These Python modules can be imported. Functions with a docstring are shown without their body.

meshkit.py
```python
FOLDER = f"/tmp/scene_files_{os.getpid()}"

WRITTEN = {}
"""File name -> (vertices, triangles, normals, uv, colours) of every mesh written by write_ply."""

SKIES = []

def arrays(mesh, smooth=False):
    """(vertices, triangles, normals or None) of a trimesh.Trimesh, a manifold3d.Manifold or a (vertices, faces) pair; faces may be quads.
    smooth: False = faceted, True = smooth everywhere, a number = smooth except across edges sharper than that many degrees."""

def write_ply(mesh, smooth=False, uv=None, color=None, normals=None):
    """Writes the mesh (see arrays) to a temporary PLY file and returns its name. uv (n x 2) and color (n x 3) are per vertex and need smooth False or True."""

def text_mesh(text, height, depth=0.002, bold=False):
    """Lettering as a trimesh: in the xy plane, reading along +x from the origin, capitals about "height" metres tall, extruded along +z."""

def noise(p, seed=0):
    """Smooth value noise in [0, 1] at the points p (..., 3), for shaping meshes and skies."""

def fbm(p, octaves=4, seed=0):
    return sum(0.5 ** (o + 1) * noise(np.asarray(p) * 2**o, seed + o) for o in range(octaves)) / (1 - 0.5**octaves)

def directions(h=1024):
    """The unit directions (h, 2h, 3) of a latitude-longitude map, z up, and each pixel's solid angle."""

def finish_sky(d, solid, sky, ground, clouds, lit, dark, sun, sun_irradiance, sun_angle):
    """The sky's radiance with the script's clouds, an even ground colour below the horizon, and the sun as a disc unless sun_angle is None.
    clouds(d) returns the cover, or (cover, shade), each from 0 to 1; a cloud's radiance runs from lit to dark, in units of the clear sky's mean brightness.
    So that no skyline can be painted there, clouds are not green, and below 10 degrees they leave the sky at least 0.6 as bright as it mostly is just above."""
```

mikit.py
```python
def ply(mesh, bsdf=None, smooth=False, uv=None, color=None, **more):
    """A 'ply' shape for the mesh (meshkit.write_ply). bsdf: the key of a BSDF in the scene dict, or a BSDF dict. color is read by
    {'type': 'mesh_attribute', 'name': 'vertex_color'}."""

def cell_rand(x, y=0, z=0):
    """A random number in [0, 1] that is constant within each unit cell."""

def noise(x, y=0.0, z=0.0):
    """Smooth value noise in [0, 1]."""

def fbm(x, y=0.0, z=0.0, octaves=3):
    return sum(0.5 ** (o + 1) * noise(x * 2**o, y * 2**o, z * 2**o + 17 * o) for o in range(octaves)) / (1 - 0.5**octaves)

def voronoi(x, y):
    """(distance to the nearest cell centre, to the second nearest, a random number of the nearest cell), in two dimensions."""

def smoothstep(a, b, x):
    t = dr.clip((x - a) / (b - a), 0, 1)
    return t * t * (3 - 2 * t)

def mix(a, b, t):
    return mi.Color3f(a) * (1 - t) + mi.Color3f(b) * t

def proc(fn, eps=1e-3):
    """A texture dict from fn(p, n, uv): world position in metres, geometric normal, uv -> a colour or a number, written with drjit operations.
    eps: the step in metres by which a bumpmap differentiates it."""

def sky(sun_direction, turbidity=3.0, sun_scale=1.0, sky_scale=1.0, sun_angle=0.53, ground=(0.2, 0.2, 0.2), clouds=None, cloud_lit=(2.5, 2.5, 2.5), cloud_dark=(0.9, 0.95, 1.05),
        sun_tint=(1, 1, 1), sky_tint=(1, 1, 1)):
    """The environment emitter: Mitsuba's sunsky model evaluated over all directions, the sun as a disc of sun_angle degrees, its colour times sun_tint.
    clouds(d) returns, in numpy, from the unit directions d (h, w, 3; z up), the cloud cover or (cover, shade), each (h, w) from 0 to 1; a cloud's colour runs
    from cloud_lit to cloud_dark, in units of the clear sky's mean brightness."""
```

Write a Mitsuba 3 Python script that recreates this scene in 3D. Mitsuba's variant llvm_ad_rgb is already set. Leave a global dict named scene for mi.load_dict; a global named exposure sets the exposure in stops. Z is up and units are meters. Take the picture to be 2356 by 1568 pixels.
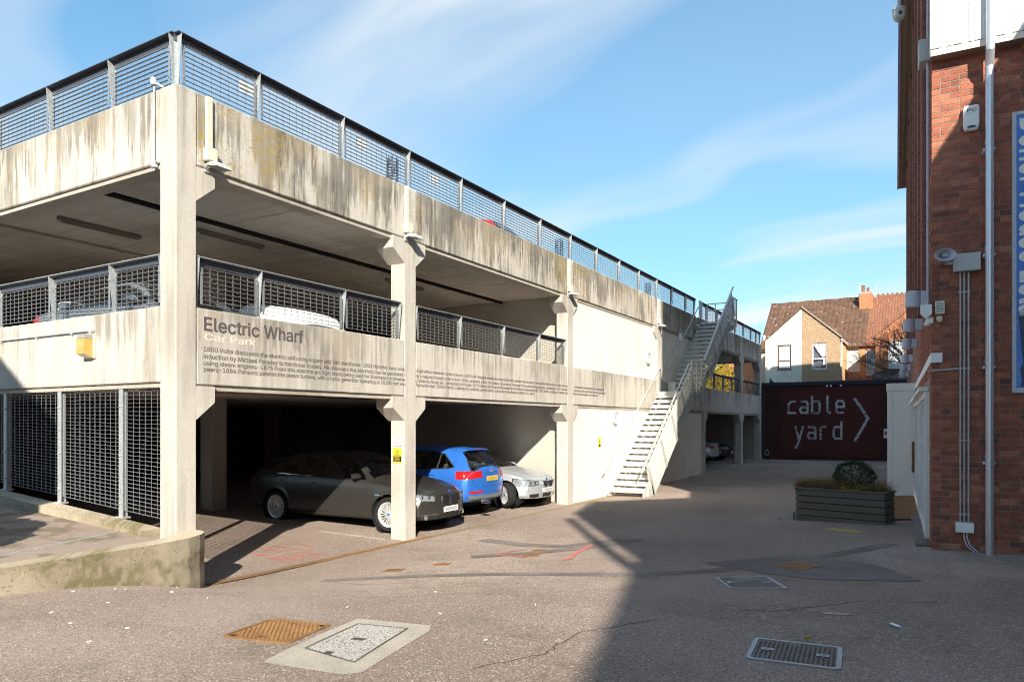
import math, random
import numpy as np
import trimesh, shapely
import mitsuba as mi
import drjit as dr
import manifold3d as m3
from shapely.geometry import Polygon, LineString, Point
from scipy.interpolate import RBFInterpolator, PchipInterpolator
import mikit, meshkit
from mikit import noise, fbm, voronoi, cell_rand, smoothstep, mix, proc

random.seed(7)
RNG = np.random.default_rng(11)
T = mi.ScalarTransform4f
scene, labels = {}, {}

# ------------------------------------------------------------------ camera, sky, exposure
EYE = (0.0, 0.0, 2.2)
HEAD = math.radians(30.52)                      # the view is turned 30.5 degrees to the left of the long facade (+y)
FWD = (-math.sin(HEAD), math.cos(HEAD))
scene['camera'] = {
    'type': 'perspective', 'fov': math.degrees(2 * math.atan(1178.0 / 1659.0)), 'fov_axis': 'x',
    'principal_point_offset_x': 0.0, 'principal_point_offset_y': -(975.0 - 784.0) / 1568.0,
    'near_clip': 0.05, 'far_clip': 4000.0,
    'to_world': T().look_at(origin=list(EYE), target=[FWD[0], FWD[1], EYE[2]], up=[0, 0, 1])}
SUN = (0.545, -0.839, 0.488)


def clouds(d):
    z = np.maximum(d[..., 2], 0.03)
    px, py = d[..., 0] / z, d[..., 1] / z
    a = px * 0.93 - py * 0.33                   # along the streaks of cirrus
    b = px * 0.33 + py * 0.93
    warp = meshkit.fbm(np.stack([a * 0.5, b * 0.5, a * 0 + 4.0], -1), 3, 5) - 0.5
    band = meshkit.fbm(np.stack([a * 0.30 + 3.1, b * 0.85 + warp * 1.3 + 0.4, a * 0], -1), 4, 21)
    fib = meshkit.fbm(np.stack([a * 0.9, b * 4.5 + warp * 5, a * 0 + 9], -1), 4, 33)
    c = np.clip((band - 0.47) / 0.25, 0, 1) * (0.35 + 0.65 * np.clip((fib - 0.3) / 0.4, 0, 1))
    veil = np.clip((meshkit.fbm(np.stack([a * 0.22 + 7, b * 0.3, a * 0 + 2], -1), 3, 8) - 0.42) / 0.3, 0, 1) * 0.25
    low = np.exp(-np.maximum(d[..., 2], 0) / 0.20)          # the veil of thin cloud is seen edge-on near the horizon
    return np.clip(c * 0.85 + veil * .5 + 0.72 * low, 0, 0.92)


scene['sky'] = mikit.sky(SUN, turbidity=2.6, sun_scale=1.15, sky_scale=1.0, sun_angle=0.53, ground=(0.2, 0.18, 0.16),
                         clouds=clouds, cloud_lit=(2.0, 2.1, 2.15), cloud_dark=(0.9, 1.05, 1.2), sun_tint=(0.92, 1.12, 1.50), sky_tint=(0.56, 1.12, 1.28))
exposure = 2.6

# ------------------------------------------------------------------ helpers


def box(x0, x1, y0, y1, z0, z1, c=0.0):
    """A box, with chamfered edges when c > 0."""
    x0, x1 = min(x0, x1), max(x0, x1)
    y0, y1 = min(y0, y1), max(y0, y1)
    z0, z1 = min(z0, z1), max(z0, z1)
    if c <= 0:
        b = trimesh.creation.box(extents=(x1 - x0, y1 - y0, z1 - z0))
        b.apply_translation(((x0 + x1) / 2, (y0 + y1) / 2, (z0 + z1) / 2))
        return b
    c = min(c, (x1 - x0) * .45, (y1 - y0) * .45, (z1 - z0) * .45)
    p = []
    for X, sx in ((x0, 1), (x1, -1)):
        for Y, sy in ((y0, 1), (y1, -1)):
            for Z, sz in ((z0, 1), (z1, -1)):
                p += [(X, Y + sy * c, Z + sz * c), (X + sx * c, Y, Z + sz * c), (X + sx * c, Y + sy * c, Z)]
    return hull(p)


def hull(p):
    m = m3.Manifold.hull_points(np.asarray(p, float)).to_mesh()
    return trimesh.Trimesh(np.array(m.vert_properties)[:, :3].astype(float), np.array(m.tri_verts), process=False)


def cat(*ms):
    l = []
    for m in ms:
        l += list(m) if isinstance(m, (list, tuple)) else [m]
    return trimesh.util.concatenate(l)


def bar(p, q, w, h, up=(0, 0, 1)):
    """A straight bar of rectangular section from p to q: w across, h along up."""
    p, q = np.asarray(p, float), np.asarray(q, float)
    d = q - p
    L = np.linalg.norm(d)
    d = d / L
    s = np.cross(d, up)
    s /= np.linalg.norm(s)
    u = np.cross(s, d)
    M = np.eye(4)
    M[:3, 0], M[:3, 1], M[:3, 2], M[:3, 3] = d, s, u, (p + q) / 2
    b = trimesh.creation.box(extents=(L, w, h))
    b.apply_transform(M)
    return b


def rod(p, q, r, r2=None, n=8, cap=True):
    p, q = np.asarray(p, float), np.asarray(q, float)
    r2 = r if r2 is None else r2
    d = q - p
    d = d / np.linalg.norm(d)
    a = np.cross(d, (0, 0, 1) if abs(d[2]) < .9 else (1, 0, 0))
    a /= np.linalg.norm(a)
    b = np.cross(d, a)
    th = np.arange(n) * 2 * np.pi / n
    ring = np.cos(th)[:, None] * a + np.sin(th)[:, None] * b
    v = np.vstack([p + ring * r, q + ring * r2, [p], [q]])
    i = np.arange(n)
    j = (i + 1) % n
    f = np.vstack([np.stack([i, j, j + n], 1), np.stack([i, j + n, i + n], 1)] + ([np.stack([j, i, i * 0 + 2 * n], 1), np.stack([i + n, j + n, i * 0 + 2 * n + 1], 1)] if cap else []))
    m = trimesh.Trimesh(v, f, process=False)
    return m


def tube(pts, r, n=8):
    pts = [np.asarray(p, float) for p in pts]
    out = [rod(a, b, r, n=n) for a, b in zip(pts[:-1], pts[1:])]
    out += [trimesh.creation.icosphere(1, r * 1.02).apply_translation(p) for p in pts[1:-1]]
    return cat(out)


def lathe(prof, n=32, axis='z'):
    m = trimesh.creation.revolve(np.asarray(prof, float), sections=n)
    if axis == 'y':
        m.apply_transform(trimesh.transformations.rotation_matrix(-math.pi / 2, (1, 0, 0)))
    if axis == 'x':
        m.apply_transform(trimesh.transformations.rotation_matrix(math.pi / 2, (0, 1, 0)))
    return m


def extr(poly, h, M=None):
    ms = [trimesh.creation.extrude_polygon(g, h, engine='earcut') for g in getattr(poly, 'geoms', [poly])]
    m = cat(ms)
    if M is not None:
        m.apply_transform(M)
    return m


def frame(o, ex, ey, ez):
    M = np.eye(4)
    M[:3, 0], M[:3, 1], M[:3, 2], M[:3, 3] = ex, ey, ez, o
    return M


FACE_E = lambda x, y, z: frame((x, y, z), (0, 1, 0), (0, 0, 1), (1, 0, 0))       # drawing plane on a face that looks along +x
FACE_S = lambda x, y, z: frame((x, y, z), (1, 0, 0), (0, 0, 1), (0, -1, 0))      # on a face that looks along -y


def ground_frame(x, y, z, deg):
    a = math.radians(deg)
    return frame((x, y, z), (math.cos(a), math.sin(a), 0), (-math.sin(a), math.cos(a), 0), (0, 0, 1))


def add(key, mesh, bsdf, smooth=False, **more):
    """One entry of the scene; a key that is taken gets the next number."""
    k = key if key in labels and key not in scene else free(key)
    scene[k] = mikit.ply(mesh, bsdf, smooth=smooth, **more)
    return k


COUNT = {}


def free(key):
    if key not in COUNT and key not in scene:
        COUNT[key] = 0
        return key
    COUNT[key] = COUNT.get(key, 0) + 1
    k = f'{key}_{COUNT[key]:03d}'
    COUNT[k] = 0
    return k


def tag(key, label=None, category=None, group=None, kind=None):
    labels[key] = {k: v for k, v in (('label', label), ('category', category), ('group', group), ('kind', kind)) if v}
    return key


def thing(name, label, category, group=None):
    return tag(free(name), label, category, group)


def struct(name, mesh, bsdf, smooth=False):
    return tag(add(name, mesh, bsdf, smooth), kind='structure')


def text(s, height, width=None, depth=.003, bold=False):
    """Lettering in the xy plane from the origin; width squeezes it."""
    m = meshkit.text_mesh(s, height, depth, bold)
    v = m.vertices.copy()
    v[:, 0] -= v[:, 0].min()
    if width:
        v[:, 0] *= width / v[:, 0].max()
    m.vertices = v
    return m


# ------------------------------------------------------------------ the lie of the ground
_G = np.array([(0, 0, .5), (-8, 3.6, .49), (-8, 4.5, .41), (-8.05, 5.3, .26), (-8.3, 6.1, .05), (-8.6, 7, 0), (-8.6, 9, 0), (-8.6, 11, 0), (-8.6, 16, 0), (-8.6, 21, 0), (-8.6, 25, 0), (-8.6, 33, .06), (-8.6, 37, .13),
               (-.07, 12.26, .36), (4, 12, .36), (8, 0, .5), (0, -8, .5), (8, -8, .5), (-8, -2, .52), (-8, -8, .52), (-16, -6, .6), (-4, 7, .33), (-4, 13, .2), (-4, 20, .17), (-4, 30, .17), (-3, 37, .2), (4, 36, .3),
               (0, 20, .34), (0, 30, .33), (8, 14, .4), (-4, 2, .47), (-16, 2, .6), (-9, 37.5, .13), (-4, 44, .2)])
_RBF = RBFInterpolator(_G[:, :2], _G[:, 2], smoothing=.0005, kernel='thin_plate_spline')


def gz(x, y):
    """Ground height: the yard falls from the camera and from the brick building to the drain along the car park, whose floor rises gently inwards."""
    x, y = np.broadcast_arrays(np.asarray(x, float), np.asarray(y, float))
    xc, yc = np.clip(x, -16, 8), np.clip(y, -8, 44)
    z = _RBF(np.stack([xc.ravel(), yc.ravel()], 1)).reshape(x.shape)
    inside = .035 * np.minimum(-8.65 - x, 10) + np.maximum(0, np.minimum(y, 43) - 25) * .011
    w = np.clip((-8.62 - x) / .06, 0, 1) * ((y > 5.9) & (y < 43.2))
    z = z * (1 - w) + inside * w
    return z


def g1(x, y):
    return float(gz(np.array([x]), np.array([y]))[0])


def drape(poly, lift, res=.15):
    """A polygon laid on the ground as a sheet."""
    out = []
    for g in getattr(poly, 'geoms', [poly]):
        v, f = trimesh.creation.triangulate_polygon(g.segmentize(res), engine='earcut')
        v, f = trimesh.remesh.subdivide_to_size(np.c_[v, v[:, 0] * 0], f, res * 2.5)
        v[:, 2] = gz(v[:, 0], v[:, 1]) + lift
        out.append(trimesh.Trimesh(v, f, process=False))
    m = cat(out)
    if m.face_normals[:, 2].mean() < 0:
        m.invert()
    return m


# ------------------------------------------------------------------ materials
def two(b):
    return {'type': 'twosided', 'b': b}


def pr(col, rough=.6, metal=0.0, spec=.5, **k):
    c = {'type': 'rgb', 'value': list(col)} if not isinstance(col, dict) else col
    return {'type': 'principled', 'base_color': c, 'roughness': rough, 'metallic': metal, 'specular': spec, **k}


def M(name, col, rough=.6, metal=0.0, spec=.5, bump=None, scale=1.0, **k):
    b = pr(proc(col) if callable(col) else col, rough, metal, spec, **k)
    if bump is not None:
        b = {'type': 'bumpmap', 'arbitrary': proc(bump, .004), 'scale': scale, 'bsdf': b}
    scene[name] = two(b)
    return name


def C(r, g, b):
    return mi.Color3f(r, g, b)


def stained(base, dark, brown, ztop, runs, amount, olive=0.0):
    """Weathered concrete: upright streaks of grime all over, rain runs of soot and algae that start at a top edge and stop at their own length, mottling, small pits."""
    def fn(p, n, uv):
        h = p.x + p.y * 1.0
        z = p.z
        m1 = fbm(h * 1.1, z * .9, 3.0, 4)
        s1 = fbm(h * 5.0, z * .55, 7.0, 4)
        s2 = fbm(h * 17.0, z * 1.1, 4.0, 3)
        s3 = fbm(h * 34.0, z * 5.0, 1.0, 3)
        d = smoothstep(.44, .72, s1 * .55 + m1 * .45) * .55 + smoothstep(.46, .74, s2 * .6 + m1 * .4) * .45
        c = mix(base, (base[0] * .46, base[1] * .45, base[2] * .44), dr.clip(d * (.62 + amount), 0, 1))
        length = runs * (dr.square(fbm(h * 3.3, 1.5, 0, 3)) * 2.6 + .55 * dr.square(noise(h * 19.0, 4.4)))
        run = smoothstep(-.35, .25, length - (ztop - z) + (s3 - .5) * 1.0 + (s2 - .5) * .6) * smoothstep(.40, .66, m1 * .6 + s2 * .4 + amount * .5)
        c = mix(c, mix(dark, brown, smoothstep(.40, .62, fbm(h * 2.1, z * 1.3, 11.0, 3))), run * .68)
        soot = smoothstep(.52, .66, fbm(h * 2.4, z * 1.4, 5.0, 4)) * smoothstep(.48, .64, s3 * .5 + s2 * .5)
        c = mix(c, dark, dr.clip(soot * (.25 + amount), 0, .8))
        if olive:
            g = smoothstep(.66, .74, noise(h * 38.0, z * 38.0, 2.0)) * smoothstep(.5, .7, fbm(h * 1.1 + 3.0, z * .8, 2.0, 3))
            c = mix(c, (.34, .24, .035), g * olive)
        pit = noise(h * 70.0, z * 70.0, p.x * 3)
        return c * (.93 + .14 * pit)
    return fn


def pits(p, n, uv):
    h = p.x + p.y
    return fbm(h * 30.0, p.z * 30.0, p.x * 5, 3) + .5 * fbm(h * 4.0, p.z * 4.0, 0, 2)


CON = (.515, .47, .42)
M('mat_concrete_parapet', stained(CON, (.10, .088, .072), (.22, .165, .095), 6.7, .75, .32, .8), .85, spec=.2, bump=pits, scale=.004)
M('mat_concrete_left', stained((.53, .485, .435), (.17, .145, .115), (.27, .215, .145), 6.7, .5, .3), .85, spec=.2, bump=pits, scale=.003)
M('mat_concrete_spandrel', stained((.53, .485, .435), (.22, .19, .16), (.34, .28, .21), 3.78, .34, .02), .85, spec=.2, bump=pits, scale=.003)
M('mat_concrete_column', stained((.515, .47, .42), (.30, .265, .215), (.38, .325, .245), 6.72, .30, -.06), .85, spec=.2, bump=pits, scale=.003)
M('mat_cream_paint', stained((.85, .79, .66), (.62, .55, .42), (.68, .58, .44), 6.0, .06, -.35), .7, spec=.3, bump=pits, scale=.0015)


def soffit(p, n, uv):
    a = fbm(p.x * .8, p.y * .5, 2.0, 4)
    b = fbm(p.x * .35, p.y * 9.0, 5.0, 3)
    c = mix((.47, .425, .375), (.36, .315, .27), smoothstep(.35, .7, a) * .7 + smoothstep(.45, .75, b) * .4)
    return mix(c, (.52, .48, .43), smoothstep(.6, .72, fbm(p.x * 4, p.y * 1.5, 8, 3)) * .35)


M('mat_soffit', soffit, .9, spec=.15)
M('mat_garage_wall', lambda p, n, uv: mix((.50, .455, .405), (.42, .38, .335), fbm((p.x + p.y) * .7, p.z * .9, 1, 4)), .9, spec=.15)
M('mat_joint', (.03, .027, .025), .9, spec=.1)


def tarmac(p, n, uv):
    big = fbm(p.x * .35, p.y * .35, 1.0, 4)
    mid = fbm(p.x * 2.2, p.y * 2.2, 4.0, 3)
    c = mix((.214, .162, .136), (.270, .209, .178), smoothstep(.3, .7, big))
    c = mix(c, (.19, .152, .13), smoothstep(.55, .78, mid) * .5)
    s1, s2, w = voronoi(p.x * 85.0, p.y * 85.0)
    c = c * (.62 + .72 * w)
    c = mix(c, (.5, .46, .42), dr.select(w > .965, .65, 0.0))
    w2 = cell_rand(p.x * 210.0, p.y * 210.0, 3)
    c = c * (.84 + .32 * w2)
    moss = smoothstep(.58, .72, fbm(p.x * 1.3 + 5, p.y * 1.3, 9, 4)) * smoothstep(.35, .6, noise(p.x * 30, p.y * 30))
    return mix(c, (.12, .095, .062), moss * .45)


def tarmac_h(p, n, uv):
    s1, s2, w = voronoi(p.x * 85.0, p.y * 85.0)
    return (1 - dr.minimum(s1 * 1.6, 1.0)) * (.4 + .6 * w) + 1.2 * fbm(p.x * 9, p.y * 9, 0, 2)


M('mat_tarmac', tarmac, .88, spec=.25, bump=tarmac_h, scale=.004)


def tar_new(p, n, uv):
    s1, s2, w = voronoi(p.x * 95.0, p.y * 95.0)
    c = mix((.125, .104, .094), (.165, .136, .124), smoothstep(.3, .7, fbm(p.x * 2, p.y * 2, 3, 3)))
    return c * (.65 + .7 * w)


M('mat_patch', tar_new, .85, spec=.25, bump=tarmac_h, scale=.003)


def path_c(p, n, uv):
    c = mix((.20, .155, .125), (.27, .215, .178), fbm(p.x * 1.5, p.y * 1.5, 2, 4))
    w = cell_rand(p.x * 120, p.y * 120, 1)
    return mix(c, (.10, .078, .055), smoothstep(.5, .7, fbm(p.x * 3, p.y * 3, 6, 4)) * .6) * (.85 + .3 * w)


M('mat_path', path_c, .9, spec=.2)


def wall_c(p, n, uv):
    h = p.x + p.y
    c = mix((.40, .335, .25), (.30, .245, .175), smoothstep(.35, .7, fbm(h * 1.6, p.z * 2.2, 1, 4)))
    alg = smoothstep(.52, .66, fbm(h * 2.0, p.z * 2.4, 6, 4)) * smoothstep(.3, .6, fbm(h * 14, p.z * 9, 2, 3))
    c = mix(c, (.15, .135, .06), alg * .75)
    pit = smoothstep(.86, .90, noise(h * 45, p.z * 45, p.x * 20))
    return mix(c, (.12, .1, .07), pit * .7) * (.9 + .2 * noise(h * 60, p.z * 60, p.x * 31))


M('mat_retaining', wall_c, .9, spec=.2, bump=pits, scale=.006)


def galv(p, n, uv):
    w = voronoi(p.x * 40 + p.y * 31, p.z * 40)[2]
    return mix((.38, .40, .41), (.47, .485, .495), w) * (.9 + .2 * fbm(p.x * 3 + p.y * 3, p.z * 3, 1, 3))


M('mat_galv', galv, .48, metal=.35, spec=.5)
M('mat_mesh', (.33, .34, .36), .45, metal=.5)
M('mat_steel_dark', (.035, .042, .075), .45, metal=.2)
M('mat_rail', (.085, .092, .115), .42, metal=.35)  # dark tone also stands for the shade on the rail webs
M('mat_stair', (.53, .525, .49), .5, metal=.15)
M('mat_white', (.78, .78, .76), .5)
M('mat_cream_plastic', (.64, .58, .46), .5)
M('mat_grey_plastic', (.44, .455, .46), .45)
M('mat_lamp_grey', (.50, .52, .60), .5)
M('mat_old_plastic', (.20, .17, .14), .6)
M('mat_black', (.015, .015, .016), .5)
M('mat_lens', (.30, .30, .28), .12, spec=.6)
M('mat_amber', lambda p, n, uv: mix((.46, .27, .045), (.52, .37, .14), fbm(p.x * 14, p.z * 14, p.y * 9, 3)), .25, spec=.5)
M('mat_letter', (.105, .088, .088), .75, spec=.2)
M('mat_letter_faint', (.62, .565, .495), .75, spec=.2)
M('mat_yellow', (.80, .58, .03), .45)
M('mat_red', (.62, .06, .04), .45)
M('mat_red_paint', lambda p, n, uv: mix((.48, .10, .085), (.34, .16, .13), smoothstep(.45, .65, fbm(p.x * 25, p.y * 25, 0, 3))), .85, spec=.2)


def rusty(p, n, uv):
    c = mix((.27, .148, .062), (.17, .085, .038), fbm(p.x * 7, p.y * 7, 2, 4))
    return c * (.8 + .4 * cell_rand(p.x * 150, p.y * 150, 1))


def iron(p, n, uv):
    c = mix((.14, .105, .095), (.085, .06, .05), fbm(p.x * 8, p.y * 8, 2, 4))
    return mix(c, (.24, .22, .22), smoothstep(.58, .75, fbm(p.x * 5, p.y * 5, 7, 3)) * .6)


M('mat_rust', rusty, .8, spec=.3)
M('mat_iron', iron, .55, metal=.3)
M('mat_iron_worn', (.29, .27, .28), .4, metal=.4)
M('mat_cover_concrete', lambda p, n, uv: mix((.40, .37, .335), (.16, .145, .13), smoothstep(.58, .68, noise(p.x * 105, p.y * 105, 1) * .7 + noise(p.x * 190, p.y * 190, 4) * .35)) * (.9 + .2 * fbm(p.x * 3, p.y * 3, 1, 2)), .9, spec=.2)
M('mat_haunch', lambda p, n, uv: mix((.40, .355, .30), (.30, .26, .22), fbm(p.x * 6, p.y * 6, 1, 4)) * (.8 + .35 * cell_rand(p.x * 130, p.y * 130, 2)), .92, spec=.2)
M('mat_litter', (.75, .75, .74), .7)
M('mat_silt', lambda p, n, uv: mix((.23, .18, .105), (.14, .11, .07), fbm(p.x * 9, p.y * 9, 3, 4)) * (.8 + .4 * cell_rand(p.x * 140, p.y * 140, 2)), .95, spec=.1)
# ------------------------------------------------------------------ the ground
def axis(lo, hi, fine, far):
    mid = np.arange(lo, hi + 1e-6, fine)
    g = np.geomspace(1, far, 14)
    return np.r_[lo - g[::-1], mid, hi + g]


gx, gy = axis(-20, 4, .2, 420), axis(-2, 44, .2, 420)
k = np.searchsorted(gx, -8.65)
gx = np.sort(np.r_[gx, -8.64, -8.67])
GX, GY = np.meshgrid(gx, gy, indexing='ij')
vz = gz(GX, GY)
n0, n1 = GX.shape
ii, jj = np.meshgrid(np.arange(n0 - 1), np.arange(n1 - 1), indexing='ij')
q = np.stack([ii * n1 + jj, (ii + 1) * n1 + jj, (ii + 1) * n1 + jj + 1, ii * n1 + jj + 1], -1).reshape(-1, 4)
struct('ground', (np.c_[GX.ravel(), GY.ravel(), vz.ravel()], q), 'mat_tarmac', True)

# darker repair strips in the tarmac
strip = LineString([(-7.2, 7.15), (-6.0, 7.75), (-5.0, 8.1), (-4.0, 8.35), (-3.2, 8.65), (-2.4, 9.3), (-1.9, 10.3), (-1.2, 11.3), (-.6, 12.6)]).buffer(.13, cap_style='flat')
struct('tarmac_patch', drape(strip, .004), 'mat_patch', True)
struct('tarmac_patch', drape(Polygon([(-2.7, 9.85), (-1.75, 10.85), (-.75, 10.5), (-.2, 9.6), (-1.2, 9.2), (-1.9, 9.35)]).buffer(.05), .006), 'mat_patch', True)
struct('tarmac_patch', drape(LineString([(-7.3, 11.3), (-6.1, 10.9), (-5.4, 10.9), (-4.75, 11.9)]).buffer(.17, cap_style='flat'), .004), 'mat_patch', True)
struct('tarmac_patch', drape(LineString([(-6.35, 9.5), (-5.55, 10.1), (-4.9, 10.9), (-4.5, 12.0)]).buffer(.14, cap_style='flat'), .0075), 'mat_patch', True)

for n_, pts_ in enumerate(([(-4.95, 9.35), (-4.6, 9.62), (-4.2, 9.75), (-3.7, 10.2), (-3.35, 10.9)], [(-6.6, 5.2), (-6.1, 5.45), (-5.75, 5.9), (-5.2, 6.05), (-4.6, 6.6), (-3.9, 6.75)], [(-2.9, 4.3), (-2.6, 4.9), (-2.65, 5.6), (-2.2, 6.4)], [(-1.9, 7.0), (-1.3, 7.3), (-.7, 8.1), (.1, 8.5)], [(-6.9, 7.0), (-6.2, 6.9), (-5.6, 7.2)])):
    q_ = np.array(pts_)
    u_ = np.linspace(0, len(q_) - 1, 40)
    xy = np.c_[np.interp(u_, range(len(q_)), q_[:, 0]), np.interp(u_, range(len(q_)), q_[:, 1])] + RNG.normal(0, .016, (40, 2))
    struct('tarmac_crack', drape(LineString(xy).buffer(.0045, 2), .003, .1), 'mat_joint')

# ------------------------------------------------------------------ the car park
FX, LY = -8.65, 5.94                                  # planes of the long facade and of the left facade
COLS = [(5.94, 6.25), (10.69, 11.03), (17.66, 18.0), (24.95, 25.35), (30.87, 31.22), (37.8, 38.16), (42.36, 42.74)]
END = 42.74
park = thing('car_park', 'two storey concrete car park with mesh railings and painted history lettering on its long side', 'building')
BACK = -27.0


def part(name, mesh, m, smooth=False, label=None):
    k_ = add(park + '__' + name, mesh, m, smooth)
    if label:
        labels[k_] = {'label': label}
    return k_


def corbel(y0, side, z1, depth=.36, out=.29):
    """The haunch beside a column that carries a beam."""
    s = 1 if side > 0 else -1
    prof = Polygon([(0, z1), (s * out, z1), (s * out, z1 - .22), (0, z1 - .46)])
    m = extr(prof, depth, frame((FX - depth, y0, 0), (0, 1, 0), (0, 0, 1), (1, 0, 0)))
    return m


for i, (a, b) in enumerate(COLS):
    top = 6.70 if i == 0 else 6.685
    x1 = FX if i else FX
    ck = part('column', box(FX - .345, FX, a, b, -.3, top, .012), 'mat_concrete_column')
    for z1 in (2.72, 5.69):
        if i < 6 and not (i == 3):
            add(ck + '__corbel', corbel(b, 1, z1), 'mat_concrete_column')
        if i > 0 and not (i == 4):
            add(ck + '__corbel', corbel(a, -1, z1, depth=.40 if i < 4 else .36, out=.34), 'mat_concrete_column')
# left facade: its next column stands outside the frame
ck = part('column', box(-18.5, -18.1, LY, LY + .35, -.2, 6.7, .012), 'mat_concrete_column')
for i, xx in enumerate((-14.6, -20.6)):               # columns inside
    for yy in (11.0, 18.0, 25.2, 31.2, 38.0):
        part('column', box(xx - .2, xx + .2, yy - .2, yy + .2, 0.0, 5.8), 'mat_garage_wall')

# beams along the long side, bay by bay
for i in range(6):
    a, b = COLS[i][1] + .012, COLS[i + 1][0] - .012
    part('spandrel', box(FX - .23, FX - .006, a, b, 2.735, 3.78, .014), 'mat_concrete_spandrel')
    if i == 4:
        part('parapet', box(FX - .23, FX - .006, a - 1.0, b, 5.71, 6.70, .014), 'mat_concrete_parapet')
    elif i == 3:
        part('parapet', box(FX - .23, FX - .006, a, 29.78, 5.71, 6.70, .014), 'mat_concrete_parapet')
    else:
        part('parapet', box(FX - .23, FX - .006, a, b, 5.71, 6.70, .014), 'mat_concrete_parapet')
    # the shadow gap and lip of the beam's seat below each beam
    for z in (2.70, 5.675):
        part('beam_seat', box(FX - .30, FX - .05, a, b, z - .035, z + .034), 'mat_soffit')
# beams of the left side
part('spandrel', box(-18.1, FX - .36, LY + .006, LY + .23, 2.765, 3.785, .014), 'mat_concrete_spandrel')
part('parapet', box(-18.1, FX - .36, LY + .006, LY + .23, 5.715, 6.70, .014), 'mat_concrete_left')
for z in (2.735, 5.685):
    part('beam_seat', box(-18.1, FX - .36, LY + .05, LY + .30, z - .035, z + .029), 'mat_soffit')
# floors: precast slabs with open joints below
for z, h in ((2.80, .24), (5.77, .24)):
    xs = [FX - .235, -10.95, -11.10, -14.4, -14.6, -17.6, -20.8, -23.9, BACK]
    ys = [LY + .235, 8.55, 11.05, 13.4, 15.75, 18.1, 20.5, 22.8, 25.2, 28.2, 31.2, 34.5, 38.0, END]
    for x0, x1 in zip(xs[1:], xs[:-1]):
        if abs(x1 - x0) < .3:
            continue
        for y0, y1 in zip(ys[:-1], ys[1:]):
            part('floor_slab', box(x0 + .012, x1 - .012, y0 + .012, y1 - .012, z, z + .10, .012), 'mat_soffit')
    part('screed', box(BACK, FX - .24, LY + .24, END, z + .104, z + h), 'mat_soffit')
    part('soffit_trunking', box(-11.06, -10.99, LY + .3, END, z - .05, z + .05), 'mat_joint')
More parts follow.
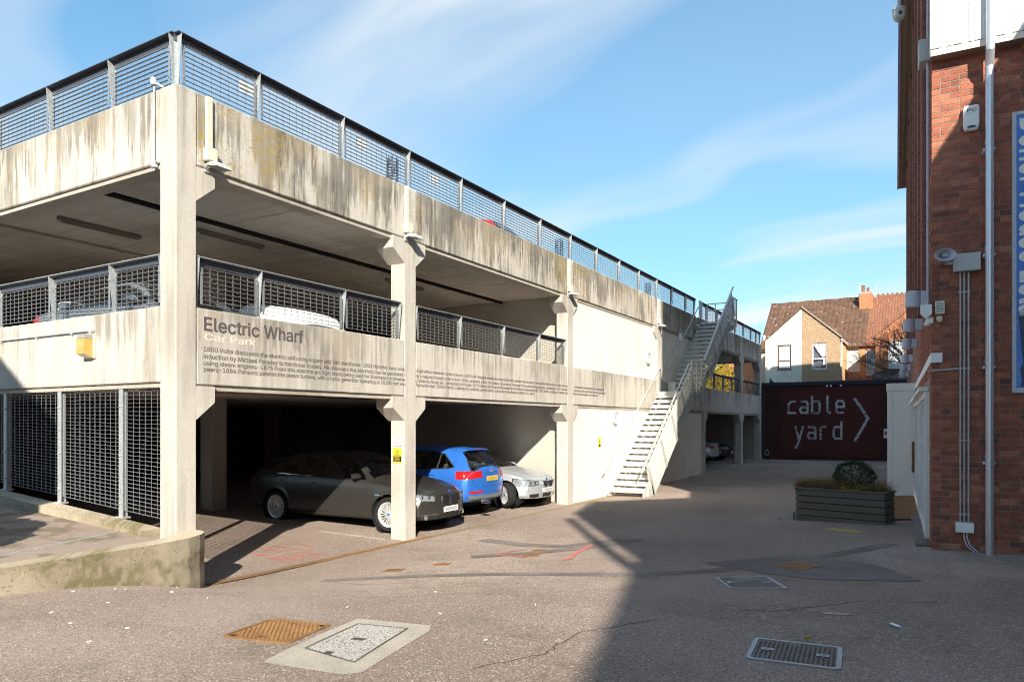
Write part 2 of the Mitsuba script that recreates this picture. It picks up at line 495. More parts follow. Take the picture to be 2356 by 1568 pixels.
# closed sides
part('rear_wall', box(BACK - .25, BACK, LY, END, -.3, 6.7), 'mat_garage_wall')
part('end_wall', box(BACK, FX - .35, END - .22, END - .01, -.3, 3.75), 'mat_garage_wall')
part('end_parapet', box(BACK, FX - .36, END - .22, END - .01, 5.72, 6.69), 'mat_concrete_parapet')
part('side_wall', box(BACK, -18.5, LY, LY + .2, -.3, 6.7), 'mat_garage_wall')
part('ramp_wall', box(-15.4, -15.2, 8.2, 24, 3.05, 4.15), 'mat_concrete_spandrel', label='inner concrete ramp parapet seen through the mesh of the first floor')
part('ramp_wall', box(-22, -15.2, 8.0, 8.2, 3.05, 4.15), 'mat_concrete_spandrel')
# rendered walls of the fourth and fifth bay
for i in (2, 3):
    a, b = COLS[i][1], COLS[i + 1][0]
    part('rendered_wall', box(FX - .35, FX - .075, a + .003, b - .003, -.1, 2.733), 'mat_cream_paint')
    part('rendered_wall', box(FX - .35, FX - .075, a + .003, b - .003, 3.05, 5.708), 'mat_cream_paint')
part('partition_wall', box(-14.4, FX - .352, 18.1, 18.3, -.1, 2.79), 'mat_garage_wall')
part('partition_wall', box(-14.4, FX - .352, 18.1, 18.3, 3.05, 5.76), 'mat_garage_wall')
part('partition_wall', box(-14.4, FX - .352, 30.9, 31.1, -.1, 2.79), 'mat_garage_wall')
part('partition_wall', box(-14.4, FX - .352, 30.9, 31.1, 3.05, 5.76), 'mat_garage_wall')
# kerb under the mesh of the left side
kp = Polygon([(FX - .345, .1), (FX - .345, .80), (-13.4, 1.13), (-18.1, 1.38), (-18.1, .1)])
part('kerb', extr(kp, .30, frame((0, LY + .04, 0), (1, 0, 0), (0, 0, 1), (0, -1, 0))), 'mat_retaining')

# painted lettering on the long side
LT = 'mat_letter'
title = text('Electric Wharf', .182, 1.80, bold=True)
comps = [c_ for c_ in title.split(only_watertight=False)]
glyphs = []
for c_ in sorted(comps, key=lambda c_: c_.bounds[0, 0]):       # a letter and its dot stay together
    if glyphs and c_.bounds[0, 0] < glyphs[-1].bounds[1, 0] - .4 * (c_.bounds[1, 0] - c_.bounds[0, 0]):
        glyphs[-1] = cat(glyphs[-1], c_)
    else:
        glyphs.append(c_)
for g_ in glyphs:
    g_.apply_transform(FACE_E(FX - .005, 6.37, 3.485))
    part('painted_letter', g_, LT)
faint = text('Car Park', .092, .86, bold=True)
faint.apply_transform(FACE_E(FX - .005, 6.38, 3.35))
labels[part('painted_subtitle', faint, 'mat_letter_faint')] = {'label': 'faded white words Car Park below the title', 'kind': 'stuff'}
LINES = ['1800 Volta discovers the electric cell using copper and zinc electrodes-1802 Humphry Davy notes the arc light effect between carbon pieces-c1820 A.M. Ampere establishes the relationship between the strength of a magnetic field and the current produced-1831 24 November demonstration of electromagnetic',
         'induction by Michael Faraday to the Royal Society. He discovers that electricity can be generated by moving a magnet through a coil of wire-1866 Leclanche cell or dry battery discovered. Principal of the self exciting generator established-1870\'s Armature design evolves to allow continuous electricity generation',
         'using steam engines-1875 From this date the arc light starts being used for illumination in theatres, railway stations, shops etc., particularly in France-1879 Edison and Swan independently invent the incandescent light 1882 Electric Lighting Act, allows local authorities to compulsorily purchase after 21',
         'years-1884 Parsons patents the steam turbine, with a turbo generator operating at 18,000 rpm working in the same year. 1888-Electric Lighting Act, extends period before compulsory purchase possible to 42 years.']
for s, y1, z in zip(LINES, (20.135, 20.245, 19.724, 15.806), (3.20, 3.10, 3.01, 2.925)):
    m = text(s, .061, y1 - 6.36)
    m.apply_transform(FACE_E(FX - .0035, 6.36, z))
    labels[part('painted_line', m, LT)] = {'kind': 'stuff'}

# bare fluorescent battens under the soffits
for (x, y, z, lab) in ((-11.6, 8.4, 5.70, 'unlit fluorescent batten under the top ceiling just right of the corner column'), (-11.6, 13.6, 5.70, 'unlit fluorescent batten under the top ceiling right of the second column'), (-9.9, 7.4, 2.72, 'unlit fluorescent batten under the low ceiling above the dark car'), (-9.9, 13.6, 2.72, 'unlit fluorescent batten under the low ceiling above the blue car'), (-13.0, 6.7, 5.7, 'unlit fluorescent batten under the top ceiling left of the corner column')):
    t = thing('batten_light', lab, 'light fitting', 'fluorescent battens under the car park ceilings')
    add(t + '__casing', box(x - .04, x + .04, y, y + 1.5, z, z + .065, .01), 'mat_old_plastic')
    add(t + '__tube', rod((x, y + .05, z - .02), (x, y + 1.45, z - .02), .014, n=8), 'mat_old_plastic')

# ------------------------------------------------------------------ raised path, retaining wall at the left
outer = [(-8.0, -6), (-8.0, 5.0), (-8.02, 5.4), (-8.1, 5.75), (-8.22, 6.0), (-8.37, 6.17), (-8.55, 6.24), (-8.645, 6.22)]
inner = [(-8.645, 5.935), (-8.42, 5.75), (-8.3, 5.4), (-8.27, 5.0), (-8.27, -6)]
rw = extr(Polygon(outer + inner), 1.05, frame((0, 0, -.28), (1, 0, 0), (0, 1, 0), (0, 0, 1)))
v, f = trimesh.remesh.subdivide_to_size(rw.vertices, rw.faces, .18)
rw = trimesh.Trimesh(v, f)
rw.vertices += (meshkit.fbm(rw.vertices * 2.5, 3, 4)[:, None] - .5) * .02 * (np.abs(rw.vertices[:, 2:]) < .72)
t = thing('retaining_wall', 'low mossy concrete retaining wall with a rounded end below the corner column', 'wall')
add(t, rw, 'mat_retaining', 25)
v = np.array([(-8.2, -8, .74), (-8.2, 5.65, .735), (-9, 5.68, .72), (-13.4, 5.68, 1.0), (-18.1, 5.68, 1.28), (-18.1, -8, 1.3), (-13.4, -8, 1.0), (-9, -8, .74)])
pm = extr(Polygon(v[:, :2]), 1.0, np.eye(4))
vv, ff = trimesh.remesh.subdivide_to_size(pm.vertices, pm.faces, .4)
pm = trimesh.Trimesh(vv, ff, process=False)
top_ = pm.vertices[:, 2] > .5
pm.vertices[:, 2] = np.where(top_, np.interp(-pm.vertices[:, 0], [8.2, 9, 13.4, 18.1], [.737, .722, 1.0, 1.28]), -.2)
struct('path', pm, 'mat_path')
t = thing('edging_strip', 'thin weathered edging strip set in the raised path', 'edging')
zq = lambda x: np.interp(-x, [8.2, 9, 13.4], [.737, .722, 1.0]) + .002
add(t, cat(*[bar((x0, y0, zq(x0)), (x1, y1, zq(x1)), .035, .012) for (x0, y0), (x1, y1) in (((-9.50, 5.66), (-9.32, 5.05)), ((-9.315, 5.03), (-9.15, 4.47)), ((-9.145, 4.45), (-8.98, 3.85)))]), 'mat_galv')

# ------------------------------------------------------------------ mesh railings


def grating(u0, u1, z0, z1, pitch_u=.141, pitch_z=.0635, depth=.03):
    """A panel of bar grating in the plane (u, z): flat bars along u, thin rods upright."""
    bars = []
    n = max(2, int(round((z1 - z0) / pitch_z)))
    for z in np.linspace(z0, z1, n + 1):
        bars.append(box(u0, u1, -depth / 2, depth / 2, z - .0024, z + .0024))
    n = max(2, int(round((u1 - u0) / pitch_u)))
    for u in np.linspace(u0 + .03, u1 - .03, n + 1):
        bars.append(box(u - .0028, u + .0028, -.003, .003, z0, z1))
    bars += [box(u0 - .012, u0 + .028, -depth / 2 - .006, -depth / 2, z0, z1), box(u1 - .028, u1 + .012, -depth / 2 - .006, -depth / 2, z0, z1)]
    for u in (u0 + .008, u1 - .008):                   # fixing bolts
        for z in (z0 + .09, z1 - .09):
            bars.append(rod((u, -depth / 2 - .022, z), (u, -depth / 2, z), .012, n=6))
    return cat(bars)


def to_east(m, x):
    return m.apply_transform(frame((x, 0, 0), (0, 1, 0), (-1, 0, 0), (0, 0, 1)))


def to_south(m, y):
    return m.apply_transform(frame((0, y, 0), (1, 0, 0), (0, 1, 0), (0, 0, 1)))


def railing(name, label, group, face, posts, z0, z1, ends=None, post_w=.075):
    """Posts, an angle for a top rail and a grating between each two posts. face: ('e', x) or ('s', y)."""
    t_ = thing(name, label, 'railing', group)
    put = (lambda m: to_east(m, face[1])) if face[0] == 'e' else (lambda m: to_south(m, face[1]))
    e0, e1 = ends or (posts[0], posts[-1])
    zr = (lambda u: z1)
    add(t_ + '__top_rail', put(box(e0, e1, -.10, .0, z1 - .010, z1)), 'mat_rail' if name != 'deck_railing' else 'mat_galv')
    add(t_ + '__rail_web', put(box(e0, e1, -.012, .002, z1 - .105, z1 - .0105)), 'mat_rail')  # web coloured dark in place of the shade under the flange
    for u in posts:
        m = cat(hull([(u - .005, 0, z0), (u + .005, 0, z0), (u - .005, -.10, z1 - .014), (u + .005, -.10, z1 - .014), (u - .005, -.03, z0), (u + .005, -.03, z0), (u - .005, 0.0, z1 - .014), (u + .005, 0.0, z1 - .014)]),
                box(u - post_w / 2, u + post_w / 2, .0, .012, z0, z1 - .014))
        add(t_ + '__post', put(m), 'mat_galv')
    for a_, b_ in zip(posts[:-1], posts[1:]):
        if b_ - a_ > .25:
            add(t_ + '__mesh_panel', put(grating(a_ + .055, b_ - .055, z0 + .055, z1 - .135).apply_translation((0, -.03, 0))), 'mat_mesh')
    return t_


P0 = 7.33
ups = [6.03, 7.33] + [7.33 + 1.765 * i for i in range(1, 13)] + [29.74]
ups = [u for u in ups if u < 29.0] + [29.74]
railing('roof_railing', 'long dark mesh railing on top of the car park above the lettering', 'railings on the car park roof', ('e', FX - .10), ups, 6.705, 7.41, (5.98, 29.76))
far = [30.75, 31.6, 33.3, 35.05, 36.8, 38.55, 40.3, 41.6, 42.6]
railing('roof_railing', 'short mesh railing on the car park roof beyond the top of the stairs', 'railings on the car park roof', ('e', FX - .10), far, 6.705, 7.41)
railing('roof_railing', 'mesh railing on the car park roof along its left side', 'railings on the car park roof', ('s', LY + .10), [-18.0, -16.9, -15.2, -13.5, -11.86, -10.21, -8.80], 6.705, 7.41, (-18.1, -8.74))
mids = [(6.30, [6.30, 7.36, 9.13, 10.60], 'first floor mesh railing above the words Electric Wharf', 10.64), (11.08, [11.09, 12.6, 14.37, 16.1, 17.58], 'first floor mesh railing in the second bay of the long side', 17.62)]
for y0, ps, lab, e in mids:
    railing('deck_railing', lab, 'galvanised railings on the first floor', ('e', FX - .10), ps, 3.79, 4.485, (ps[0] - .02, ps[-1] + .02))
railing('deck_railing', 'first floor mesh railing between the far columns beyond the stairs', 'galvanised railings on the first floor', ('e', FX - .10), [31.3, 32.9, 34.5, 36.1, 37.7], 3.79, 4.485)
railing('deck_railing', 'first floor mesh railing in the last bay beside the brick wall', 'galvanised railings on the first floor', ('e', FX - .10), [38.25, 39.6, 41.0, 42.3], 3.79, 4.485)
railing('deck_railing', 'first floor mesh railing on the left side above the yellow lamp', 'galvanised railings on the first floor', ('s', LY + .10), [-18.0, -16.9, -15.15, -13.45, -11.8, -10.19, -9.02], 3.79, 4.485, (-18.05, -8.99))
# tall screen of the ground floor on the left side
t = thing('mesh_screen', 'tall galvanised mesh screen between the left side kerb and the first floor beam', 'mesh screen')
sp = [-18.0, -16.55, -14.9, -13.25, -11.6, -9.99, -9.0]
kz = lambda x: float(np.interp(-x, [9.0, 13.4, 18.1], [.80, 1.13, 1.38]))
for u in sp[:-1]:
    m = cat(box(u - .045, u + .045, LY + .06, LY + .072, kz(u), 2.73), box(u - .005, u + .005, LY + .072, LY + .16, kz(u), 2.73), box(u - .10, u + .10, LY + .03, LY + .15, kz(u) - .01, kz(u) + .012))
    for z in (kz(u) + .2, 1.75, 2.45):
        m = cat(m, rod((u - .02, LY + .045, z), (u - .02, LY + .06, z), .014, n=6), rod((u + .03, LY + .045, z), (u + .03, LY + .06, z), .014, n=6))
    add(t + '__post', m, 'mat_galv')
for a_, b_ in zip(sp[:-1], sp[1:]):
    g_ = grating(a_ + .055, b_ - .04, 0, 2.60, .14, .088)
    w_ = g_.vertices
    w_[:, 2] = np.where(True, 2.66 - (2.60 - w_[:, 2]) * (2.66 - kz((a_ + b_) / 2) - .10) / 2.60, 0)
    sh = (kz(w_[0, 0]) * 0 + np.interp(-w_[:, 0], [9.0, 13.4, 18.1], [.80, 1.13, 1.38]) - kz((a_ + b_) / 2))
    w_[:, 2] += sh * np.clip((2.66 - w_[:, 2]) / 1.7, 0, 1)
    g_.vertices = w_
    add(t + '__mesh_panel', to_south(g_, LY + .11), 'mat_mesh')

# folded-back lengths of mesh behind three roof posts, small plates on the mesh
for y in (10.86, 17.92, 24.98):
    t = thing('stored_mesh', {10.86: 'rolled dark mesh standing behind the roof railing post above the second column', 17.92: 'rolled dark mesh behind the roof railing near the red car', 24.98: 'rolled dark mesh behind the roof railing above the rendered walls'}[y], 'mesh roll', 'rolls of mesh behind the roof railing')
    g_ = cat([tube([(FX - .22 + .11 * math.cos(a_) - .10, y - .15 + .11 * math.sin(a_), z) for a_ in np.linspace(0, 6.283, 11)], .007, 5) for z in np.arange(6.74, 7.28, .055)] + [rod((FX - .32 + .11 * math.cos(a_), y - .15 + .11 * math.sin(a_), 6.7), (FX - .32 + .11 * math.cos(a_), y - .15 + .11 * math.sin(a_), 7.3), .006, n=5) for a_ in np.linspace(0, 6.283, 9)[:-1]])
    add(t, g_, 'mat_steel_dark')
for y, lab in ((7.05, 'small white plate wired to the roof mesh next to the corner'), (9.5, 'small white plate wired to the roof mesh in its third panel'), (11.65, 'small white plate wired to the roof mesh past the second column')):
    t = thing('mesh_plate', lab, 'plate', 'white plates on the roof mesh')
    add(t, cat(box(FX - .126, FX - .12, y, y + .26, 7.07, 7.23, .002), box(FX - .13, FX - .119, y + .02, y + .03, 7.06, 7.24), box(FX - .13, FX - .119, y + .23, y + .24, 7.06, 7.24)), 'mat_white')

# ------------------------------------------------------------------ fittings on the concrete
for (y, lab) in ((6.43, 'cream box and floodlight beside the corner column under the roof beam'), (10.74, 'floodlight on the second column of the long side'), (17.72, 'floodlight on the third column above the rendered wall'), (25.02, 'floodlight on the fourth column by the stairs')):
    t = thing('floodlight', lab, 'floodlight', 'floodlights along the long side of the car park')
    add(t + '__trunking', box(FX - .004, FX + .045, y - .045, y + .045, 5.95, 6.69, .006), 'mat_cream_plastic')
    add(t + '__junction_box', box(FX - .003, FX + .10, y - .085, y + .085, 5.80, 5.98, .01), 'mat_cream_plastic')
    yy, zz = y + .06, 5.70
    add(t + '__bracket', cat(tube([(FX, yy - .13, zz - .02), (FX + .10, yy - .15, zz + .02), (FX + .14, yy - .15, zz + .03)], .008, 6), tube([(FX, yy + .13, zz - .02), (FX + .10, yy + .15, zz + .02), (FX + .14, yy + .15, zz + .03)], .008, 6), box(FX, FX + .03, yy - .13, yy + .13, zz - .05, zz + .0, .004)), 'mat_grey_plastic')
    hs = hull([(FX + .06, yy - .08, zz + .10), (FX + .06, yy + .08, zz + .10), (FX + .02, yy - .14, zz + .03), (FX + .02, yy + .14, zz + .03), (FX + .27, yy - .14, zz - .01), (FX + .27, yy + .14, zz - .01), (FX + .25, yy - .08, zz + .05), (FX + .25, yy + .08, zz + .05)])
    add(t + '__housing', hs, 'mat_grey_plastic')
    add(t + '__lens', hull([(FX + .04, yy - .12, zz + .022), (FX + .04, yy + .12, zz + .022), (FX + .255, yy - .12, zz - .016), (FX + .255, yy + .12, zz - .016), (FX + .25, yy - .12, zz - .0), (FX + .25, yy + .12, zz - .0)]), 'mat_lens')
# conduit at the left of the corner column
t = thing('wall_conduit', 'thin grey conduit running down the left side of the corner column', 'conduit')
add(t + '__pipe', rod((-9.085, LY - .02, 5.72), (-9.085, LY - .02, 6.80), .014), 'mat_galv')
add(t + '__end_cap', cat(rod((-9.085, LY - .03, 5.66), (-9.085, LY - .03, 5.74), .035, n=12), rod((-9.12, LY - .03, 5.66), (-9.02, LY - .03, 5.66), .022, n=8)), 'mat_grey_plastic')
add(t + '__end_cap', cat(rod((-9.085, LY - .03, 6.76), (-9.085, LY - .03, 6.85), .038, n=12), rod((-9.085, LY - .03, 6.80), (-9.0, LY + .06, 6.74), .018, n=8)), 'mat_grey_plastic')
# yellow bulkhead lamp with its conduit
t = thing('bulkhead_lamp', 'yellowed square bulkhead lamp on the left side beam', 'wall lamp')
bx, bz = -10.62, 3.33
add(t + '__back_plate', box(bx - .10, bx + .115, LY - .035, LY + .006, bz - .18, bz + .18, .008), 'mat_cream_plastic')
add(t + '__diffuser', hull([(bx - .10, LY - .16, bz + .10), (bx + .10, LY - .16, bz + .10), (bx - .10, LY - .16, bz - .12), (bx + .10, LY - .16, bz - .12), (bx - .10, LY - .036, bz + .10), (bx + .10, LY - .036, bz + .10), (bx - .10, LY - .036, bz - .17), (bx + .10, LY - .036, bz - .17)]), 'mat_amber')
add(t + '__cap', box(bx - .10, bx + .10, LY - .16, LY - .036, bz + .102, bz + .165, .004), 'mat_lens')
t = thing('lamp_conduit', 'thin conduit running left from the yellowed lamp along the beam', 'conduit')
add(t + '__pipe', tube([(-13.8, LY - .02, 3.56), (bx + .02, LY - .02, 3.555)], .011), 'mat_galv')
add(t + '__box', lathe([(0, 0), (.045, 0), (.045, .05), (0, .05)], 16, 'y').apply_translation((bx + .05, LY - .05, 3.56)), 'mat_grey_plastic')
for x in (-13.2, -12.1, -11.1):
    add(t + '__clip', box(x - .01, x + .01, LY - .035, LY + .005, 3.53, 3.585), 'mat_grey_plastic')
# signs of the second column
t = thing('height_sign', 'white and yellow warning plate on the second column', 'sign')
sx, sz, sw, sh = -8.938, 1.455, .232, .505
Sx = FACE_S(sx, COLS[1][0] - .004, sz)


def onsign(m, key, mat, dz=0.0):
    m = m.copy()
    m.apply_transform(Sx @ trimesh.transformations.translation_matrix((0, 0, dz)))
    add(key, m, mat)


onsign(box(0, sw, 0, sh, 0, .006, .002), t + '__plate', 'mat_grey_plastic')
onsign(box(.008, sw - .008, .298, sh - .01, .006, .008), t + '__upper_panel', 'mat_white')
onsign(box(.008, sw - .008, .01, .288, .006, .008), t + '__lower_panel', 'mat_yellow')
ring = Point(sw / 2, .42).buffer(.056).difference(Point(sw / 2, .42).buffer(.044))
onsign(extr(ring, .002), t + '__red_ring', 'mat_red', .008)
onsign(box(.022, sw - .022, .312, .345, .008, .010), t + '__red_band', 'mat_red')
onsign(text('Height limit', .018, .15, .001).apply_translation((.04, .32, .0102)), t + '__lettering', 'mat_white')
onsign(cat(text('2.0m', .026, .062, .001).apply_translation((sw / 2 - .031, .408, .0082)), extr(Polygon([(sw / 2 - .012, .458), (sw / 2 + .012, .458), (sw / 2, .441)]), .001).apply_translation((0, 0, .0082)), extr(Polygon([(sw / 2 - .012, .380), (sw / 2 + .012, .380), (sw / 2, .397)]), .001).apply_translation((0, 0, .0082))), t + '__lettering', 'mat_black')
tri = Polygon([(sw / 2 - .058, .155), (sw / 2 + .058, .155), (sw / 2, .262)])
onsign(cat(extr(tri.difference(tri.buffer(-.011)), .002), box(sw / 2 - .004, sw / 2 + .004, .185, .222, 0, .002), box(sw / 2 - .004, sw / 2 + .004, .172, .180, 0, .002)), t + '__warning_triangle', 'mat_black', .008)
onsign(box(.02, sw - .02, .028, .140, .008, .010), t + '__black_band', 'mat_black')
for w_, z_ in (('Beware', .108), ('ONCOMING', .074), ('VEHICLES', .041)):
    onsign(text(w_, .02, .13, .001).apply_translation((.05, z_, .0102)), t + '__lettering', 'mat_yellow')
# small sign and two round lamps on the rendered walls, a lamp in the shade
t = thing('warning_sign', 'small narrow yellow warning plate on the rendered wall', 'sign')
wx = FX - .075
add(t + '__plate', box(wx - .002, wx + .008, 19.86, 20.05, 1.50, 1.79, .002), 'mat_yellow')
add(t + '__lettering', cat(box(wx + .008, wx + .0105, 19.89, 20.02, 1.52, 1.60), extr(Polygon([(-.05, 0), (.05, 0), (0, .09)]).difference(Polygon([(-.03, .012), (.03, .012), (0, .07)])), .0025, FACE_E(wx + .008, 19.955, 1.65))), 'mat_black')
for y, z, lab in ((21.1, 2.39, 'round half hooded lamp on the lower rendered wall beside the stairs'), (24.1, 4.49, 'round half hooded lamp high on the upper rendered wall')):
    t = thing('round_lamp', lab, 'wall lamp', 'round lamps on the rendered walls')
    add(t + '__rim', lathe([(.14, 0), (.225, 0), (.225, .05), (.20, .085), (.18, .085), (.18, .03), (.14, .03)], 36, 'x').apply_translation((wx - .001, y, z)), 'mat_grey_plastic', 40)
    half = Point(0, 0).buffer(.185, 24)
    add(t + '__hood', extr(half.intersection(shapely.box(-.3, -.0, .3, .3)), .055, FACE_E(wx, y, z)), 'mat_lamp_grey')
    add(t + '__lens', extr(half.intersection(shapely.box(-.3, -.3, .3, -.002)), .035, FACE_E(wx, y, z)), 'mat_white')
t = thing('drum_lamp', 'small white drum lamp under the shaded parapet beside the stairs', 'wall lamp')
add(t + '__body', rod((FX + .06, 27.46, 5.45), (FX + .06, 27.46, 5.72), .075, n=20), 'mat_white', 40)
add(t + '__bracket', box(FX - .006, FX + .03, 27.42, 27.5, 5.52, 5.66), 'mat_grey_plastic')
# ------------------------------------------------------------------ steel staircase
st = thing('steel_staircase', 'galvanised open tread staircase climbing to the car park roof in two flights', 'staircase')
XL, XR = -8.575, -7.46


def sadd(name, mesh, mat='mat_stair', smooth=False):
    return add(st + '__' + name, mesh, mat, smooth)


def flight(y0, z0, n, rise, go):
    """Nosing line from (y0, z0 + rise); returns its slope."""
    k_ = rise / go
    y1, z1 = y0 + go * n, z0 + rise * n
    for X in (XL + .012, XR - .012):
        prof = Polygon([(y0 - .10, z0 + .01), (y0 + .20, z0 + .01 - (0.0 if z0 < 1 else .05)), (y1 + .12, z1 - .22), (y1 + .12, z1 + .03), (y1 - .02, z1 + .03), (y0 - .10, z0 + rise * .72)])
        sadd('stringer', extr(prof, .024, frame((X - .012, 0, 0), (0, 1, 0), (0, 0, 1), (1, 0, 0))))
    for i in range(n):
        y, z = y0 + go * i, z0 + rise * (i + 1)
        m = cat(box(XL + .03, XR - .03, y, y + go + .03, z - .030, z, .004), box(XL + .03, XR - .03, y - .002, y + .012, z - .058, z - .031), box(XL + .03, XR - .03, y + go + .012, y + go + .024, z - .031, z + .070))
        m = cat(m, [box(x - .012, x + .012, y + .03, y + .06, z + .0, z + rise - .03) for x in np.linspace(XL + .3, XR - .3, 2)])
        sadd('tread', m)
    return k_


k1 = flight(20.38, .01, 17, 3.35 / 18, .2535)
YL0 = 20.38 + .2535 * 17
sadd('landing', cat(box(XL + .03, XR, YL0, 26.2, 3.30, 3.35, .004), box(XL + .03, XR, YL0 - .002, YL0 + .02, 3.14, 3.299), box(XR - .02, XR + .001, YL0 + .03, 26.2, 3.1, 3.299), box(XL + .04, XL + .10, YL0 + .1, 26.1, 2.7, 3.299)))
sadd('landing_post', box(XL + .02, XL + .30, 25.85, 26.0, 3.352, 3.75, .006))
k2 = flight(26.2, 3.35, 16, 3.04 / 16, .2445)
YT = 26.2 + .2445 * 16
sadd('top_platform', cat(box(XL + .03, XR, YT, 31.15, 6.34, 6.39, .004), box(XL + .03, XR, 31.13, 31.15, 6.15, 6.339), box(XR - .02, XR + .001, YT + .13, 31.12, 6.15, 6.339), box(-9.0, XL + .028, YT + .05, 30.68, 6.33, 6.38)))


def perp_panel(X, y0, y1, base, k_, up, down, pitch=.042):
    """A mesh panel beside a flight: bars parallel to the slope, ends square to it."""
    L = math.hypot(1, k_)
    e, nrm = np.array([1 / L, k_ / L]), np.array([-k_ / L, 1 / L])
    P = lambda y: np.array([y, base(y)])
    a_, b_ = P(y0) + (0, up), P(y1) + (0, up)
    H = (up + down) / L
    out = []
    for h in np.arange(.045, H, pitch):
        p, q_ = a_ - nrm * h + e * .02, b_ - nrm * h - e * .02
        out.append(bar((X, p[0], p[1]), (X, q_[0], q_[1]), .028, .006))
    D_ = np.linalg.norm(b_ - a_)
    for s in np.arange(.03, D_, .125):
        p = a_ + e * s
        q_ = p - nrm * H
        out.append(bar((X, p[0], p[1]), (X, q_[0], q_[1]), .006, .006, up=(0, e[0], e[1])))
    for s in (.0, D_):
        p = a_ + e * s
        q_ = p - nrm * H
        out.append(bar((X + .03, p[0], p[1]), (X + .03, q_[0], q_[1]), .03, .06, up=(0, e[0], e[1])))
    return cat(out)


n1 = lambda y: .01 + 3.35 / 18 + (y - 20.38) * k1
n2 = lambda y: 3.35 + .19 + (y - 26.2) * k2
XP = -7.42
for a_, b_ in zip([20.54, 21.65, 22.71, 23.77], [21.63, 22.69, 23.75, 24.80]):
    sadd('mesh_panel', perp_panel(XP, a_, b_, n1, k1, .60, .72))
for a_, b_ in zip([26.75, 27.75, 28.75, 29.75], [27.73, 28.73, 29.73, 30.55]):
    sadd('mesh_panel', perp_panel(XP, a_, b_, n2, k2, .72, .62))
sadd('top_rail', cat(bar((XP, 20.50, n1(20.50) + .615), (XP, 25.05, n1(25.05) + .615), .06, .012), bar((XP, 25.05, n1(25.05) + .615), (XP, 26.3, 4.42), .06, .012)))
sadd('top_rail', bar((XP, 26.6, n2(26.6) + .735), (XP, 30.98, n2(30.98) + .735), .075, .014))
sadd('newel', cat(bar((XP, 20.52, n1(20.52) + .60), (XP, 20.94, .03), .075, .014, up=(0, 1, .7)), box(XR - .05, XR + .04, 20.62, 20.80, 0, .28, .01)))
# landing guard
gm = to_east(grating(25.0, 26.28, 2.75, 4.38, .125, .06), XP)
sadd('mesh_panel', gm)
for y in (25.0, 25.65, 26.3):
    sadd('guard_post', cat(box(XP - .03, XP + .01, y - .03, y + .03, 2.75, 4.42, .004), *[box(XP + .01, XP + .03, y - .02, y + .02, z, z + .03) for z in np.arange(2.8, 4.35, .07)]))
# inner tube rails
sadd('handrail', tube([(XP - .07, 20.15, .77), (XP - .07, 24.95, 4.31), (XP - .07, 25.3, 4.36)], .024, 10), smooth=40)
sadd('handrail', tube([(XP - .07, 26.6, n2(26.6) + .58), (XP - .07, 30.6, n2(30.6) + .58), (XP - .07, 30.9, 7.45)], .024, 10), smooth=40)
for y in (20.9, 21.95, 23.0, 24.05):
    sadd('rail_bracket', rod((XP - .07, y, .77 + (y - 20.15) * .7375 - .02), (XP, y + .02, n1(y) + .60), .010))
sadd('handrail', tube([(XL - .0, 19.93, .72), (XL + .04, 19.95, .78), (XL + .04, 24.93, 4.25), (XL + .03, 25.2, 4.25), (XL + .0, 25.2, 4.18)], .022, 10), smooth=40)
for y in (20.75, 21.65, 22.55, 23.9):
    sadd('rail_bracket', tube([(XL + .04, y, .78 + (y - 19.95) * .697 - .015), (XL + .03, y, .78 + (y - 19.95) * .697 - .09), (FX - .078, y, .78 + (y - 19.95) * .697 - .09)], .009, 6))
sadd('handrail', tube([(XL + .02, 25.95, 4.28), (XL + .04, 26.05, 4.44), (XL + .04, 29.68, 7.03), (XL + .04, 30.0, 7.10)], .024, 10), smooth=40)
for y in (26.4, 27.6, 28.8):
    sadd('rail_bracket', tube([(XL + .04, y, 4.44 + (y - 26.05) * .7135 - .02), (FX - .08, y, 4.44 + (y - 26.05) * .7135 - .09)], .009, 6))
# guard round the top platform
sadd('top_guard', cat(rod((FX + .1, 31.1, 7.36), (XP, 31.1, 7.36), .022), rod((FX + .1, 31.1, 7.08), (XP, 31.1, 7.08), .022), rod((FX + .1, 31.1, 6.4), (FX + .1, 31.1, 7.36), .02), rod((FX + .45, 31.1, 6.4), (FX + .45, 31.1, 7.36), .02)), 'mat_stair')
sadd('mesh_panel', to_east(grating(30.62, 31.55, 6.35, 7.45, .09, .075), XP))
sadd('guard_post', cat(box(XP - .02, XP + .03, 30.95, 31.02, 6.2, 7.56, .004), box(XP - .02, XP + .03, 31.5, 31.55, 6.5, 7.50, .004), box(XP - .02, XP + .05, 30.95, 31.6, 7.50, 7.53, .004)))
t = thing('gate_panel', 'narrow blue grey sheet panel standing where the stairs meet the roof', 'gate')
add(t, box(FX - .02, FX + .02, 30.22, 30.66, 6.72, 7.42, .01), 'mat_lamp_grey')
# ------------------------------------------------------------------ the brick building on the right and the yard behind the camera
RB = math.radians(2.52)
RC = (-.07, 12.26)
RU, RW = (-math.sin(RB), math.cos(RB)), (math.cos(RB), math.sin(RB))
RMAT = frame((RC[0], RC[1], 0), (RW[0], RW[1], 0), (RU[0], RU[1], 0), (0, 0, 1))


def R_(m):
    """From the brick building's own axes (i to the right, j away, z up) to the world."""
    m = m.copy()
    m.apply_transform(RMAT)
    return m


def RP(i, j):
    return RC[0] + RW[0] * i + RU[0] * j, RC[1] + RW[1] * i + RU[1] * j


def brick(col, dark):
    def fn(p, n, uv):
        a = fbm(p.x * 9 + p.y * 7, p.z * 12, p.y * 3, 4)
        c = mix(col, dark, smoothstep(.42, .72, a) * .7)
        return c * (.82 + .36 * noise(p.x * 70 + p.y * 50, p.z * 75, p.y * 60))
    return fn


